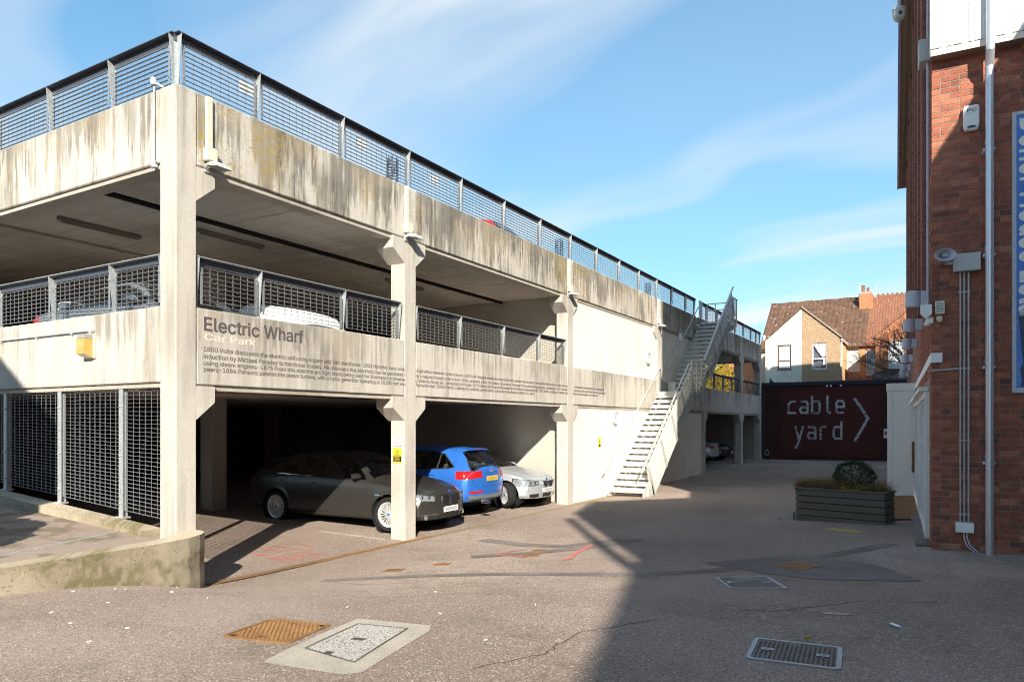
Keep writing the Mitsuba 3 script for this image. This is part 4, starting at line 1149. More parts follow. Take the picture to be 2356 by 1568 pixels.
def tiles(o, eu, ev, nu, nv, du, dv, mat, lift=.035, cut=None):
    """Courses of roof tiles: each tile a thin wedge with its lower edge proud; o is the lower left corner, eu along the eave, ev up the slope."""
    o, eu, ev = (np.asarray(x, float) for x in (o, eu, ev))
    nn = np.cross(eu, ev)
    out = []
    rr = np.random.default_rng(5)
    for j in range(nv):
        for i in range(nu):
            uc, vc = (i + .5) * du, (j + .5) * dv
            if cut is not None and not cut(uc, vc):
                continue
            a = o + eu * (i * du + .01) + ev * (j * dv - .03)
            b_ = a + eu * (du - .02)
            h0, h1 = lift * rr.uniform(.8, 1.3), lift * .35
            m_ = a * .5 + b_ * .5
            out.append(np.array([a + nn * h0 * .6, m_ + nn * h0 * 1.5, b_ + nn * h0 * .6, a + ev * (dv + .03) + nn * h1, m_ + ev * (dv + .03) + nn * h1 * 2.2, b_ + ev * (dv + .03) + nn * h1, a, b_]))
    v_ = np.vstack(out)
    fq = np.array([[0, 1, 4], [0, 4, 3], [1, 2, 5], [1, 5, 4], [6, 1, 0], [6, 2, 1], [6, 7, 2], [6, 0, 3], [7, 5, 2]])
    f_ = np.vstack([fq + 8 * i for i in range(len(out))])
    return trimesh.Trimesh(v_, f_, process=False)


def window(parent, x0, x1, z0, z1, y, frame_mat, dressing=None, split=.45, fr=.06, arch=True):
    """A sash window in a wall that looks along -y, with its reveal, panes, sill and what hangs behind."""
    t_ = free(parent + '__window')
    zs = z0 + (z1 - z0) * split
    fm = cat(box(x0, x0 + fr, y - .03, y + .06, z0, z1), box(x1 - fr, x1, y - .03, y + .06, z0, z1), box(x0 + fr, x1 - fr, y - .03, y + .06, z0, z0 + fr), box(x0 + fr, x1 - fr, y - .03, y + .06, z1 - fr, z1), box(x0 + fr, x1 - fr, y - .04, y + .06, zs - fr / 2, zs + fr / 2))
    add(t_ + '__frame', fm, frame_mat)
    add(t_ + '__pane', sheet(x0 + fr, x1 - fr, zs + fr / 2, z1 - fr, y + .015), 'mat_pane')
    add(t_ + '__pane', sheet(x0 + fr, x1 - fr, z0 + fr, zs - fr / 2, y + .015), 'mat_pane')
    add(t_ + '__dark_backing', box(x0 - .05, x1 + .05, y + .18, y + .2, z0 - .05, z1 + .05), 'mat_dark_backing')  # dark sheet close behind the glass, standing for unlit depth
    add(t_ + '__sill', box(x0 - .06, x1 + .06, y - .12, y + .0, z0 - .09, z0 - .003), 'mat_haunch')
    return t_


def sheet(x0, x1, z0, z1, y):
    return trimesh.Trimesh([(x0, y, z0), (x1, y, z0), (x1, y, z1), (x0, y, z1)], [[0, 1, 2], [0, 2, 3]], process=False)


def wall_with_holes(poly, holes, y, th=.25):
    g_ = Polygon(poly)
    for h in holes:
        g_ = g_.difference(shapely.box(*h))
    return extr(g_, th, frame((0, y, 0), (1, 0, 0), (0, 0, 1), (0, -1, 0)) @ trimesh.transformations.translation_matrix((0, 0, -th)))


hs = thing('terraced_house', 'house with a gable half white render and half brown pebbledash under a brown tiled roof', 'house')
GY = 50.0
XM, XA, XB = -7.582, -9.86, -5.333
w1, w2 = (-9.10, 5.78, -8.245, 7.40), (-6.965, 5.73, -6.07, 7.41)
add(hs + '__white_gable', wall_with_holes([(XA, 0), (XM, 0), (XM, 9.70), (XA, 7.73)], [w1], GY), 'mat_white_render')
add(hs + '__pebbledash_gable', wall_with_holes([(XM + .002, 0), (XB, 0), (XB, 7.72), (XM + .002, 9.70)], [w2], GY), 'mat_pebble')
add(hs + '__side_wall', box(XB - .25, XB - .003, GY + .252, 54.0, 0, 7.70), 'mat_ochre')
add(hs + '__side_wall', box(XA + .003, XA + .25, GY + .252, 54.0, 0, 7.70), 'mat_white_render')
add(hs + '__rear_wall', wall_with_holes([(-10.95, 0), (-4.19, 0), (-4.19, 7.62), (-10.95, 7.62)], [(-5.30, 5.77, -4.53, 7.37)], 54.0), 'mat_ochre')
add(hs + '__end_wall', extr(Polygon([(54.0, 0), (63.0, 0), (63.0, 7.7), (58.3, 11.3), (54.0, 7.7)]), .25, frame((-10.95, 0, 0), (0, 1, 0), (0, 0, 1), (1, 0, 0))), 'mat_white_render')
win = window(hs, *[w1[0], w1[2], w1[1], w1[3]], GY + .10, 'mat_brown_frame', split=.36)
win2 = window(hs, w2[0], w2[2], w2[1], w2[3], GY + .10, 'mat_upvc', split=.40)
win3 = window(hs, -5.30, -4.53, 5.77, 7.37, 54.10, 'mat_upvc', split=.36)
for w_, (x0, x1, z0, z1, y), lab in ((win, (w1[0], w1[2], w1[1], w1[3], GY + .115), 0), (win3, (-5.3, -4.53, 5.77, 7.37, 54.115), 0)):
    add(w_ + '__curtain', cat(*[box(x, x + .05, y - .004 - .004 * (n_ % 2), y + .0, z0 + .08, z1 - .08) for n_, x in enumerate(np.arange(x0 + .08, x1 - .12, .05))]), 'mat_curtain')
cy = GY + .112
add(win2 + '__curtain', cat(extr(Polygon([(w2[0] + .08, w2[3] - .08), (w2[2] - .09, w2[3] - .08), (w2[2] - .10, w2[1] + .80), (w2[2] - .30, w2[1] + .78), (w2[0] + .35, w2[3] - .55)]), .003, FACE_S(0, cy, 0)), extr(Polygon([(w2[2] - .12, w2[1] + .60), (w2[2] - .10, w2[1] + .25), (w2[2] - .28, w2[1] + .22), (w2[2] - .22, w2[1] + .60)]), .003, FACE_S(0, cy, 0))), 'mat_curtain_pink')
# roofs
pv = np.array([0, 4.5, 3.75])
pv = pv / np.linalg.norm(pv)
mr = free(hs + '__roof')
slope = lambda x0, x1, th=.10: hull([(x0, 53.7, 7.42), (x1, 53.7, 7.42), (x0, 58.3, 11.26), (x1, 58.3, 11.26), (x0, 53.7, 7.55), (x1, 53.7, 7.55), (x0, 58.3, 11.40), (x1, 58.3, 11.40), (x0, 63, 7.5), (x1, 63, 7.5)])
add(mr, slope(-11.05, -4.16), 'mat_tile')
nv = 20
k_ = add(mr + '__tile_courses', tiles((-11.05, 53.66, 7.55), (1, 0, 0), pv, 23, nv, .30, .30, 'mat_tile'), 'mat_tile')
labels[k_] = {'kind': 'stuff'}
k_ = add(mr + '__ridge_tile', cat(*[rod((x + .01, 58.3, 11.40 + .02 * math.sin(x * 5)), (x + .29, 58.3, 11.40 + .02 * math.sin(x * 5)), .10, n=10) for x in np.arange(-11.05, -4.3, .30)]), 'mat_tile')
labels[k_] = {'kind': 'stuff'}
ge = free(hs + '__gable_roof')
for sgn, x0, z0 in ((1, XA - .08, 7.69), (-1, XB + .12, 7.65)):
    add(ge, hull([(x0, GY - .1, z0 + .0), (x0, GY - .1, z0 + .10), (XM, GY - .1, 9.72), (XM, GY - .1, 9.82), (x0, 55.2, z0), (x0, 55.2, z0 + .10), (XM, 57.0, 9.72), (XM, 57.0, 9.82)]), 'mat_tile')
add(hs + '__gutter', cat(rod((XB + .10, GY + .1, 7.58), (XB + .10, 53.8, 7.58), .06, n=10), rod((-5.2, 53.72, 7.55), (-4.2, 53.72, 7.55), .06, n=10)), 'mat_upvc')
add(hs + '__downpipe', rod((XB + .06, GY + .45, 1), (XB + .06, GY + .45, 7.55), .05, n=10), 'mat_upvc')
add(hs + '__downpipe', cat(rod((XA - .05, GY + .4, 1), (XA - .05, GY + .4, 7.6), .04, n=10), rod((XA - .08, GY - .02, 7.75), (XA - .08, GY - .02, 8.1), .09, n=10)), 'mat_upvc')
bd = cat(hull([(XM, GY - .11, 9.78), (XM, GY - .11, 9.86), (XB + .14, GY - .11, 7.66), (XB + .14, GY - .11, 7.76), (XM, GY - .05, 9.78), (XM, GY - .05, 9.86), (XB + .14, GY - .05, 7.66), (XB + .14, GY - .05, 7.76)]))
add(hs + '__barge_board', bd, 'mat_haunch')
ch = free(hs + '__chimney')
for x0, x1, z0, z1, m_ in ((-4.80, -3.95, 9.2, 11.25, 0), (-4.84, -3.91, 10.98, 11.08, 0), (-4.84, -3.91, 11.25, 11.45, 0), (-4.78, -3.97, 11.45, 11.62, 1)):
    add(ch + '__stack', box(x0, x1, 57.05, 57.75, z0, z1, .02), ['mat_brick_orange', 'mat_haunch'][m_])
for x, h, r in ((-4.56, .52, .14), (-4.25, .34, .11)):
    add(ch + '__pot', lathe([(r * .8, 0), (r, .05), (r * .85, .1), (r * .75, h - .1), (r * .95, h - .05), (r * .95, h), (r * .6, h), (r * .6, .1)], 20).apply_translation((x, 57.4, 11.6)), 'mat_tile_red', 40)
add(hs + '__aerial', cat(rod((-4.82, 57.2, 11.0), (-4.82, 57.2, 12.35), .018), rod((-5.5, 57.2, 12.28), (-4.7, 57.2, 12.33), .012), *[rod((x, 56.95, 12.3), (x, 57.45, 12.3), .008) for x in np.arange(-5.5, -4.75, .15)]), 'mat_lamp_grey')
add(hs + '__flashing', box(-5.0, -3.95, 56.95, 57.04, 9.75, 9.95), 'mat_haunch')

hr = thing('brick_house', 'orange brick house with a red tiled roof half hidden behind the tall building', 'house')
w4 = (-2.59, 5.62, -1.70, 7.29)
add(hr + '__gable', wall_with_holes([(-3.30, 0), (1.3, 0), (1.3, 7.6), (-1.0, 9.5), (-3.30, 7.60)], [w4], GY), 'mat_brick_orange')
add(hr + '__rear_wall', wall_with_holes([(-4.188, 0), (3, 0), (3, 7.5), (-4.188, 7.5)], [(-4.14, 5.50, -3.45, 7.20)], 54.0), 'mat_brick_orange')
add(hr + '__side_wall', box(-3.297, -3.05, GY + .252, 54.0, 0, 7.58), 'mat_brick_orange')
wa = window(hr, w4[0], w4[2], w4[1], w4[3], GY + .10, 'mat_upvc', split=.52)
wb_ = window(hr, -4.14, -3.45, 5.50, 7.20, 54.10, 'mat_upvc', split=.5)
add(wa + '__curtain', cat(*[box(x, x + .06, GY + .108, GY + .115, w4[1] + .08, w4[3] - .08) for x in np.arange(w4[0] + .08, w4[2] - .12, .06)]), 'mat_curtain')
mr2 = free(hr + '__roof')
add(mr2, slope(-4.155, 3.2), 'mat_tile_red')
k_ = add(mr2 + '__tile_courses', tiles((-4.155, 53.66, 7.55), (1, 0, 0), pv, 42, 40, .175, .15, 'mat_tile_red', lift=.015), 'mat_tile_red')
labels[k_] = {'kind': 'stuff'}
k_ = add(mr2 + '__ridge_tile', cat(*[cat(rod((x + .01, 58.3, 11.42), (x + .29, 58.3, 11.42), .09, n=10), trimesh.creation.icosphere(1, .06).apply_translation((x + .15, 58.3, 11.55))) for x in np.arange(-3.8, 3, .30)]), 'mat_tile_red')
labels[k_] = {'kind': 'stuff'}
for x0, x1, z0 in ((-3.42, -1.0, 7.52), (1.4, -1.0, 7.52)):
    add(hr + '__gable_roof', hull([(x0, GY - .08, z0), (x0, GY - .08, z0 + .09), (x1, GY - .08, 9.52), (x1, GY - .08, 9.61), (x0, 55, z0), (x0, 55, z0 + .09), (x1, 57, 9.52), (x1, 57, 9.61)]), 'mat_tile_red')
add(hr + '__aerial', cat(rod((-3.76, 57.6, 11.2), (-3.76, 57.6, 12.3), .015), rod((-3.9, 57.6, 12.28), (-3.2, 57.6, 12.3), .01)), 'mat_lamp_grey')
add(hr + '__lean_to', hull([(-3.35, 47.6, 4.5), (1.2, 47.6, 4.5), (-3.35, 50, 5.45), (1.2, 50, 5.45), (-3.35, 47.6, 4.4), (1.2, 47.6, 4.4), (-3.35, 50, 4.4), (1.2, 50, 4.4)]), 'mat_slate')
k_ = add(hr + '__slate_courses', tiles((-3.35, 47.55, 4.5), (1, 0, 0), np.array([0, 2.4, .95]) / np.hypot(2.4, .95), 18, 10, .25, .25, 'mat_slate', lift=.02), 'mat_slate')
labels[k_] = {'kind': 'stuff'}

fh = thing('far_house', 'orange brick house with white trim seen through the car park', 'house')
add(fh + '__wall', extr(Polygon([(-17.5, 0), (-11.2, 0), (-11.2, 6.0), (-14.3, 9.0), (-17.5, 6.0)]), 6, frame((0, 64, 0), (1, 0, 0), (0, 0, 1), (0, 1, 0))), 'mat_brick_orange')
add(fh + '__roof', cat(hull([(-17.8, 63.8, 5.9), (-17.8, 63.8, 6.05), (-14.3, 63.8, 9.1), (-14.3, 63.8, 9.25), (-17.8, 70, 5.9), (-14.3, 70, 9.25)]), hull([(-10.9, 63.8, 5.9), (-10.9, 63.8, 6.05), (-14.3, 63.8, 9.1), (-14.3, 63.8, 9.25), (-10.9, 70, 5.9), (-14.3, 70, 9.25)])), 'mat_slate')
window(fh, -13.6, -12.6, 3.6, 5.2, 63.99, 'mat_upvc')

# ------------------------------------------------------------------ trees
scene['mat_leaf_yellow'] = {'type': 'principledthin', 'base_color': proc(lambda p, n, uv: mix((.52, .37, .03), (.33, .29, .04), cell_rand(p.x * 5, p.y * 5, p.z * 5))), 'roughness': .7, 'diff_trans': .8}
M('mat_bark', tone((.11, .085, .07), (.07, .055, .05), 3, 20), .95, spec=.1)


def branches(p, d, L, r, depth, out, rr, spread=.55, up=.12):
    q_ = np.array(p, float)
    dd = np.array(d, float)
    n_ = 3
    for s in range(n_):
        dd = dd + rr.normal(0, .16, 3) + (0, 0, up * .4)
        dd /= np.linalg.norm(dd)
        e = q_ + dd * L / n_
        r1, r2 = r * (1 - .28 * s / n_), r * (1 - .28 * (s + 1) / n_)
        out.append(rod(q_, e, r1, r2, n=6 if r > .03 else 4, cap=False))
        q_ = e
        if depth > 0 and s > 0:
            for c in range(2 if depth > 1 else 3):
                nd = dd + rr.normal(0, spread, 3) + (0, 0, up)
                nd /= np.linalg.norm(nd)
                branches(q_, nd, L * rr.uniform(.55, .78), r2 * rr.uniform(.5, .65), depth - 1, out, rr, spread, up)
    if depth > 0:
        branches(q_, dd, L * .7, r2 * .7, depth - 1, out, rr, spread, up)


rr = np.random.default_rng(3)
t = thing('bare_tree', 'leafless tree with fine dark twigs beside the tall brick building', 'tree')
tr = [rod((-.55, 47.2, 0), (-.6, 47.2, 5.5), .20, .16, n=10)]
add(t + '__trunk', cat(tr), 'mat_bark', True)
o = []
for d_ in ((-.75, -.2, .45), (-.55, .2, .9), (-.9, -.1, .12), (-.2, .3, 1.0), (-.85, -.3, .75), (.5, 0, .9), (-.3, -.4, 1.1)):
    branches((-.6, 47.2, rr.uniform(4.9, 5.6)), np.array(d_) / np.linalg.norm(d_), rr.uniform(1.35, 1.85), .065, 3, o, rr, .5, .10)
add(t + '__limbs', cat(o), 'mat_bark')


def leaves(center, radii, n_, size, rr, blobs=14):
    c0 = np.asarray(center)
    bl = [(c0 + rr.normal(0, .5, 3) * radii, rr.uniform(.35, .6)) for _ in range(blobs)]
    V, F = [], []
    for i in range(n_):
        c, s = bl[rr.integers(len(bl))]
        d = rr.normal(0, 1, 3)
        d /= np.linalg.norm(d)
        p = c + d * np.asarray(radii) * s * rr.uniform(.55, 1.0) ** .5
        a = rr.normal(0, 1, 3)
        a /= np.linalg.norm(a)
        b_ = np.cross(a, rr.normal(0, 1, 3))
        b_ /= np.linalg.norm(b_)
        k = size * rr.uniform(.6, 1.3)
        V += [p - a * k * .5, p + b_ * k * .28, p + a * k * .5, p - b_ * k * .28]
        F += [[4 * i, 4 * i + 1, 4 * i + 2], [4 * i, 4 * i + 2, 4 * i + 3]]
    return trimesh.Trimesh(np.array(V), np.array(F), process=False)


t = thing('yellow_tree', 'tree in yellow autumn leaf seen through the far end of the car park', 'tree')
add(t + '__trunk', rod((-14.0, 52, 0), (-14.0, 52, 4.5), .2, .12, n=10), 'mat_bark', True)
o = []
for d_ in ((-.6, 0, .8), (.6, .1, .8), (0, .2, 1), (.9, 0, .3), (-.9, 0, .4)):
    branches((-14.0, 52, 3.2), np.array(d_) / np.linalg.norm(d_), 2.0, .06, 2, o, rr)
add(t + '__limbs', cat(o), 'mat_bark')
add(t + '__crown', leaves((-14.0, 52, 4.9), (1.5, 1.5, 2.0), 4200, .18, rr, 26), 'mat_leaf_yellow')
# ------------------------------------------------------------------ cars


def paint(name, col, rough=.28, metal=.55, coat=1.0):
    scene[name] = two({'type': 'principled', 'base_color': {'type': 'rgb', 'value': list(col)}, 'roughness': rough, 'metallic': metal, 'specular': .5, 'clearcoat': coat, 'clearcoat_gloss': .97})
    return name


paint('mat_paint_grey', (.058, .052, .048), .24, .55)
paint('mat_paint_blue', (.030, .165, .62), .26, .35)
paint('mat_paint_silver', (.50, .52, .55), .30, .5)
paint('mat_paint_white', (.78, .78, .78), .3, 0)
paint('mat_paint_palegrey', (.24, .27, .30), .3, .5)
paint('mat_paint_dark', (.03, .034, .045), .25, .5)
paint('mat_paint_red', (.45, .02, .015), .3, .2)
paint('mat_paint_ice', (.38, .45, .52), .3, .5)
scene['mat_car_glass'] = {'type': 'thindielectric', 'int_ior': 1.5, 'specular_transmittance': {'type': 'rgb', 'value': [.50, .53, .52]}}
M('mat_trim', (.018, .018, .019), .55)
M('mat_chrome', (.75, .75, .76), .12, metal=1.0)
M('mat_alloy', (.72, .72, .72), .28, metal=.5)
M('mat_tyre', (.020, .020, .021), .85, spec=.2)
M('mat_tail', (.42, .012, .015), .12, spec=.6)
M('mat_headlight', (.26, .27, .28), .08, metal=.3, spec=.8)
M('mat_plate_white', (.72, .72, .72), .5)
M('mat_plate_yellow', (.72, .48, .03), .5)
M('mat_plate_grey', (.42, .42, .43), .6)
M('mat_plate_ochre', (.42, .31, .06), .6)
M('mat_under', (.012, .012, .012), .9)
M('mat_leather', (.16, .14, .12), .7)


def car_shell(st_, nx, cap_front, cap_rear, kf, kr, res):
    """A body lofted along x from rear to front; stations: x, bottom, shoulder height, top, half widths at waist, shoulder, top, crown."""
    A_ = np.array(st_, float)
    P_ = [PchipInterpolator(A_[:, 0], A_[:, c]) for c in range(1, A_.shape[1])]
    xs = np.linspace(A_[0, 0], A_[-1, 0], nx)
    secs = []
    uq = np.linspace(0, 1, int(round(3.6 / res)))
    for x in xs:
        zb_, zs_, zt_, wb__, ws_, wt_, cr = [float(p(x)) for p in P_]
        zm_ = zb_ + .48 * (zs_ - zb_)
        pts = np.array([(0, zb_), (wb__ * .5, zb_), (wb__ * .86, zb_ + .01), (wb__ * .965, zb_ + .07), (wb__ * .995, zb_ + .2 * (zs_ - zb_)), (wb__, zm_), ((wb__ + ws_) / 2 + .006, zm_ + .62 * (zs_ - zm_)), (ws_, zs_),
                        (ws_ + (wt_ - ws_) * .50 + .012, zs_ + (zt_ - cr - zs_) * .52), (wt_, zt_ - cr), (wt_ * .86, zt_ - cr * .42), (wt_ * .5, zt_ - cr * .1), (0, zt_)])
        t_ = np.r_[0, np.cumsum(np.linalg.norm(np.diff(pts, axis=0), axis=1) + .04)]
        t_ /= t_[-1]
        secs.append(np.c_[np.full(len(uq), x), PchipInterpolator(t_, pts[:, 0])(uq), PchipInterpolator(t_, pts[:, 1])(uq)])
    S = np.array(secs)

    def cap(sec, sign, spec):
        zc, r, bulge = spec
        out = []
        size = .3
        for ph in np.linspace(0, math.pi / 2, 7)[1:]:
            s = 1 - (r / size) * (1 - math.cos(ph)) * .5
            q_ = sec.copy()
            q_[:, 0] += sign * r * math.sin(ph)
            q_[:, 1] *= s
            q_[:, 2] = zc + (q_[:, 2] - zc) * s
            out.append(q_)
        base = out[-1]
        for s in np.linspace(1, 0, int(round(.85 / res)))[1:]:
            q_ = base.copy()
            q_[:, 1] *= s
            q_[:, 2] = zc + (q_[:, 2] - zc) * s
            q_[:, 0] += sign * bulge * (1 - s * s)
            out.append(q_)
        return out
    F_ = cap(S[-1], 1, cap_front)
    R0 = cap(S[0], -1, cap_rear)[::-1]
    S = np.array(R0 + list(S) + F_)
    # rounding in plan at both ends
    xf, xr = S[..., 0].max(), S[..., 0].min()
    w_ = np.clip((S[..., 0] - (xf - .85)) / .85, 0, 1)
    S[..., 0] -= kf * (np.abs(S[..., 1]) / .9) ** 2.4 * w_ ** 1.5
    w_ = np.clip((xr + .7 - S[..., 0]) / .7, 0, 1)
    S[..., 0] += kr * (np.abs(S[..., 1]) / .9) ** 2.4 * w_ ** 1.5
    return S


def car(key, st_, colour, wheel_x, wheel_r, track, classify, pose, res=.022, nx=230, caps=((.55, .05, .03), (.62, .05, .02)), kr=.10, kf=.16, arch=.055, spokes=10, rim_mat='mat_alloy', steer=0.0, seats=0.0):
    """A parked car: shell cut into painted, glazed and lit parts, wheels in wheel wells. pose = x, y, z, heading in radians."""
    MX = np.eye(4)
    c, s = math.cos(pose[3]), math.sin(pose[3])
    MX[:2, :2] = [[c, -s], [s, c]]
    MX[:3, 3] = pose[:3]

    def put(name, m, mat, smooth=False):
        m = m.copy()
        m.apply_transform(MX)
        return add(name, m, mat, smooth)

    S = car_shell(st_, nx, caps[0], caps[1], kf, kr, res)
    zw = wheel_r - .005
    R = wheel_r + arch
    for xw in wheel_x:                                  # snap to the wheel arch edge
        dx, dz = S[..., 0] - xw, S[..., 2] - zw
        d = np.hypot(dx, dz)
        near = (np.abs(d - R) < res * .75) & (np.abs(S[..., 1]) > .5)
        k_ = np.where(near, R / np.maximum(d, 1e-6), 1)
        S[..., 0], S[..., 2] = xw + dx * k_, zw + dz * k_
        lip = np.exp(-((d - R - .015) / .03) ** 2) * (np.abs(S[..., 1]) > .6) * .012
        S[..., 1] += lip
    na, nb = S.shape[:2]
    ii, jj = np.meshgrid(np.arange(na - 1), np.arange(nb - 1), indexing='ij')
    q_ = np.stack([ii * nb + jj, ii * nb + jj + 1, (ii + 1) * nb + jj + 1, (ii + 1) * nb + jj], -1).reshape(-1, 4)
    V = S.reshape(-1, 3)
    fa = np.vstack([q_[:, [0, 1, 2]], q_[:, [0, 2, 3]]])
    V = np.vstack([V, V * (1, -1, 1)])
    fa = np.vstack([fa, fa[:, ::-1] + na * nb])
    tri = V[fa]
    cn = tri.mean(1)
    n_ = np.cross(tri[:, 1] - tri[:, 0], tri[:, 2] - tri[:, 0])
    n_ /= np.maximum(np.linalg.norm(n_, axis=1, keepdims=True), 1e-12)
    if (n_[:, 1] * cn[:, 1]).sum() < 0:
        fa, n_ = fa[:, ::-1], -n_
    keep = np.ones(len(fa), bool)
    for xw in wheel_x:
        keep &= ~((np.hypot(cn[:, 0] - xw, cn[:, 2] - zw) < R - .001) & (np.abs(cn[:, 1]) > .5) & (cn[:, 2] < R + zw))
    lab = classify(cn[:, 0], cn[:, 1], cn[:, 2], n_)
    # normals of the whole shell, so that the cut parts stay smooth across their borders
    vn = np.zeros_like(V)
    fn_ = np.cross(V[fa[:, 1]] - V[fa[:, 0]], V[fa[:, 2]] - V[fa[:, 0]])
    for k_ in range(3):
        np.add.at(vn, fa[:, k_], fn_)
    mid = np.abs(V[:, 1]) < 1e-6
    vn[mid, 1] = 0
    vn /= np.maximum(np.linalg.norm(vn, axis=1, keepdims=True), 1e-12)
    VW, NW = V @ MX[:3, :3].T + MX[:3, 3], vn @ MX[:3, :3].T
    mats = {'body': colour, 'side_window': 'mat_car_glass', 'windscreen': 'mat_car_glass', 'rear_window': 'mat_car_glass', 'trim': 'mat_trim', 'tail_light': 'mat_tail', 'headlight': 'mat_headlight', 'grille': 'mat_trim', 'bumper': 'mat_trim', 'reflector': 'mat_tail', 'sill': 'mat_paint_palegrey', 'underside': 'mat_under'}
    for nm in sorted(set(lab[keep])):
        fs = fa[keep & (lab == nm)]
        groups_ = [fs]
        if nm in ('side_window', 'tail_light', 'headlight', 'reflector'):
            yc = V[fs].mean(1)[:, 1]
            groups_ = [fs[yc < 0], fs[yc >= 0]]
        for g_ in groups_:
            if not len(g_):
                continue
            used, inv = np.unique(g_, return_inverse=True)
            path = meshkit.write_ply(trimesh.Trimesh(VW[used], inv.reshape(-1, 3), process=False), False, normals=NW[used])
            wv = meshkit.WRITTEN[path]
            meshkit.WRITTEN[path] = (wv[0], wv[1], NW[used].astype(np.float32), None, None)
            scene[free(f'{key}__{nm}')] = {'type': 'ply', 'filename': path, 'face_normals': False, 'bsdf': {'type': 'ref', 'id': mats[nm]}}
    # wheel wells and wheels
    for xw in wheel_x:
        for sd in (-1, 1):
            well = lathe([(R + .004, 0), (R + .004, .30), (.0, .30)], 40, 'y')
            if sd > 0:
                well.apply_transform(np.diag([1, -1, 1, 1]).astype(float))
            put(key + '__wheel_arch', well.apply_translation((xw, sd * (track + .09), zw)), 'mat_under')
            wk = free(key + '__wheel')
            W_ = np.eye(4)
            if steer and xw > 0:
                W_ = trimesh.transformations.rotation_matrix(steer, (0, 0, 1))
            loc = lambda m: m.apply_transform(np.diag([1, -sd, 1, 1]).astype(float)).apply_transform(W_).apply_translation((xw, sd * (track - .0), zw))
            r, hw = wheel_r, .115
            rr_ = r * .715
            prof = [(rr_, -hw * .8), (rr_ + .02, -hw * .95), (r - .03, -hw), (r - .006, -hw * .78), (r, -hw * .5), (r, hw * .5), (r - .006, hw * .78), (r - .03, hw), (rr_ + .02, hw * .95), (rr_, hw * .8)]
            put(wk + '__tyre', loc(lathe(prof, 56, 'y')), 'mat_tyre', 35)
            prof = [(rr_ - .035, -hw * .3), (rr_ - .018, -hw * .8), (rr_ + .004, -hw * .86), (rr_ + .004, -hw * .6), (rr_ - .004, hw * .7)]
            put(wk + '__rim', loc(lathe(prof, 56, 'y')), rim_mat, 35)
            put(wk + '__brake', loc(lathe([(0, -.005), (rr_ - .04, -.005), (rr_ - .04, .01), (0, .01)], 40, 'y')), 'mat_under')
            sp_ = []
            for k_ in range(spokes):
                for off in (-.16, .16):
                    a_ = (k_ + off) * 2 * math.pi / spokes
                    a2 = (k_ + off * 1.5) * 2 * math.pi / spokes
                    d1, d2 = np.array([math.cos(a_), 0, math.sin(a_)]), np.array([math.cos(a2), 0, math.sin(a2)])
                    t1 = np.array([-math.sin(a_), 0, math.cos(a_)])
                    p1, p2 = d1 * .055, d2 * (rr_ - .012)
                    w1_, w2_ = .007, .015
                    sp_.append(hull([p1 + t1 * w1_ + (0, -.06, 0), p1 - t1 * w1_ + (0, -.06, 0), p1 + t1 * w1_ + (0, -.03, 0), p1 - t1 * w1_ + (0, -.03, 0),
                                     p2 + t1 * w2_ + (0, -.080, 0), p2 - t1 * w2_ + (0, -.080, 0), p2 + t1 * w2_ + (0, -.045, 0), p2 - t1 * w2_ + (0, -.045, 0)]))
            put(wk + '__spokes', loc(cat(sp_)), rim_mat)
            put(wk + '__hub', loc(lathe([(0, -.078), (.03, -.076), (.062, -.064), (.07, -.045), (.07, -.02), (0, -.02)], 24, 'y')), rim_mat, 40)
            put(wk + '__hub_cap', loc(lathe([(0, -.083), (.026, -.082), (.03, -.078), (0, -.078)], 20, 'y')), 'mat_paint_blue')
    # floor that closes the shell from below
    put(key + '__floor_pan', box(wheel_x[0] - .5, wheel_x[1] + .5, -.6, .6, zw - .10, zw - .06), 'mat_under')

    def seat(x, y, z, w_, back, top):
        sk = free(key + '__seat')
        put(sk + '__cushion', hull([(x - .22, y - w_, z), (x - .22, y + w_, z), (x + .28, y - w_, z), (x + .28, y + w_, z), (x - .24, y - w_ * .9, z + .16), (x - .24, y + w_ * .9, z + .16), (x + .26, y - w_ * .9, z + .20), (x + .26, y + w_ * .9, z + .20)]), 'mat_leather', 40)
        put(sk + '__backrest', hull([(x - .20, y - w_, z + .12), (x - .20, y + w_, z + .12), (x - .32, y - w_, z + .12), (x - .32, y + w_, z + .12), (x - .20 - back, y - w_ * .8, top - .20), (x - .20 - back, y + w_ * .8, top - .20), (x - .30 - back, y - w_ * .75, top - .18), (x - .30 - back, y + w_ * .75, top - .18)]), 'mat_leather', 40)
        for yy in ((y,) if w_ < .35 else (y - w_ * .6, y + w_ * .6)):
            put(sk + '__headrest', trimesh.creation.icosphere(2, 1.0).apply_transform(np.diag([.055, .135, .095, 1.0])).apply_translation((x - .26 - back, yy, top - .10)), 'mat_leather', True)
    if seats:
        for sy in (-.38, .38):
            seat(.12, sy, .45, .26, .16, seats)
        seat(-.78, 0, .48, .60, .18, seats - .03)
        put(key + '__dashboard', hull([(.62, -.70, .75), (.62, .70, .75), (.70, -.72, .92), (.70, .72, .92), (1.10, -.70, .92), (1.10, .70, .92), (1.10, -.70, .7), (1.10, .70, .7)]), 'mat_trim')
        put(key + '__cabin_floor', box(-1.9, 1.0, -.72, .72, .40, .44), 'mat_under')
    live = keep.copy()
    cx_ = cn

    def at_side(x, z):
        """Outer half width of the shell at (x, z)."""
        d = (cx_[:, 0] - x) ** 2 + (cx_[:, 2] - z) ** 2
        d[(cx_[:, 1] < .3) | ~live] = 9
        return cx_[np.argmin(d), 1]

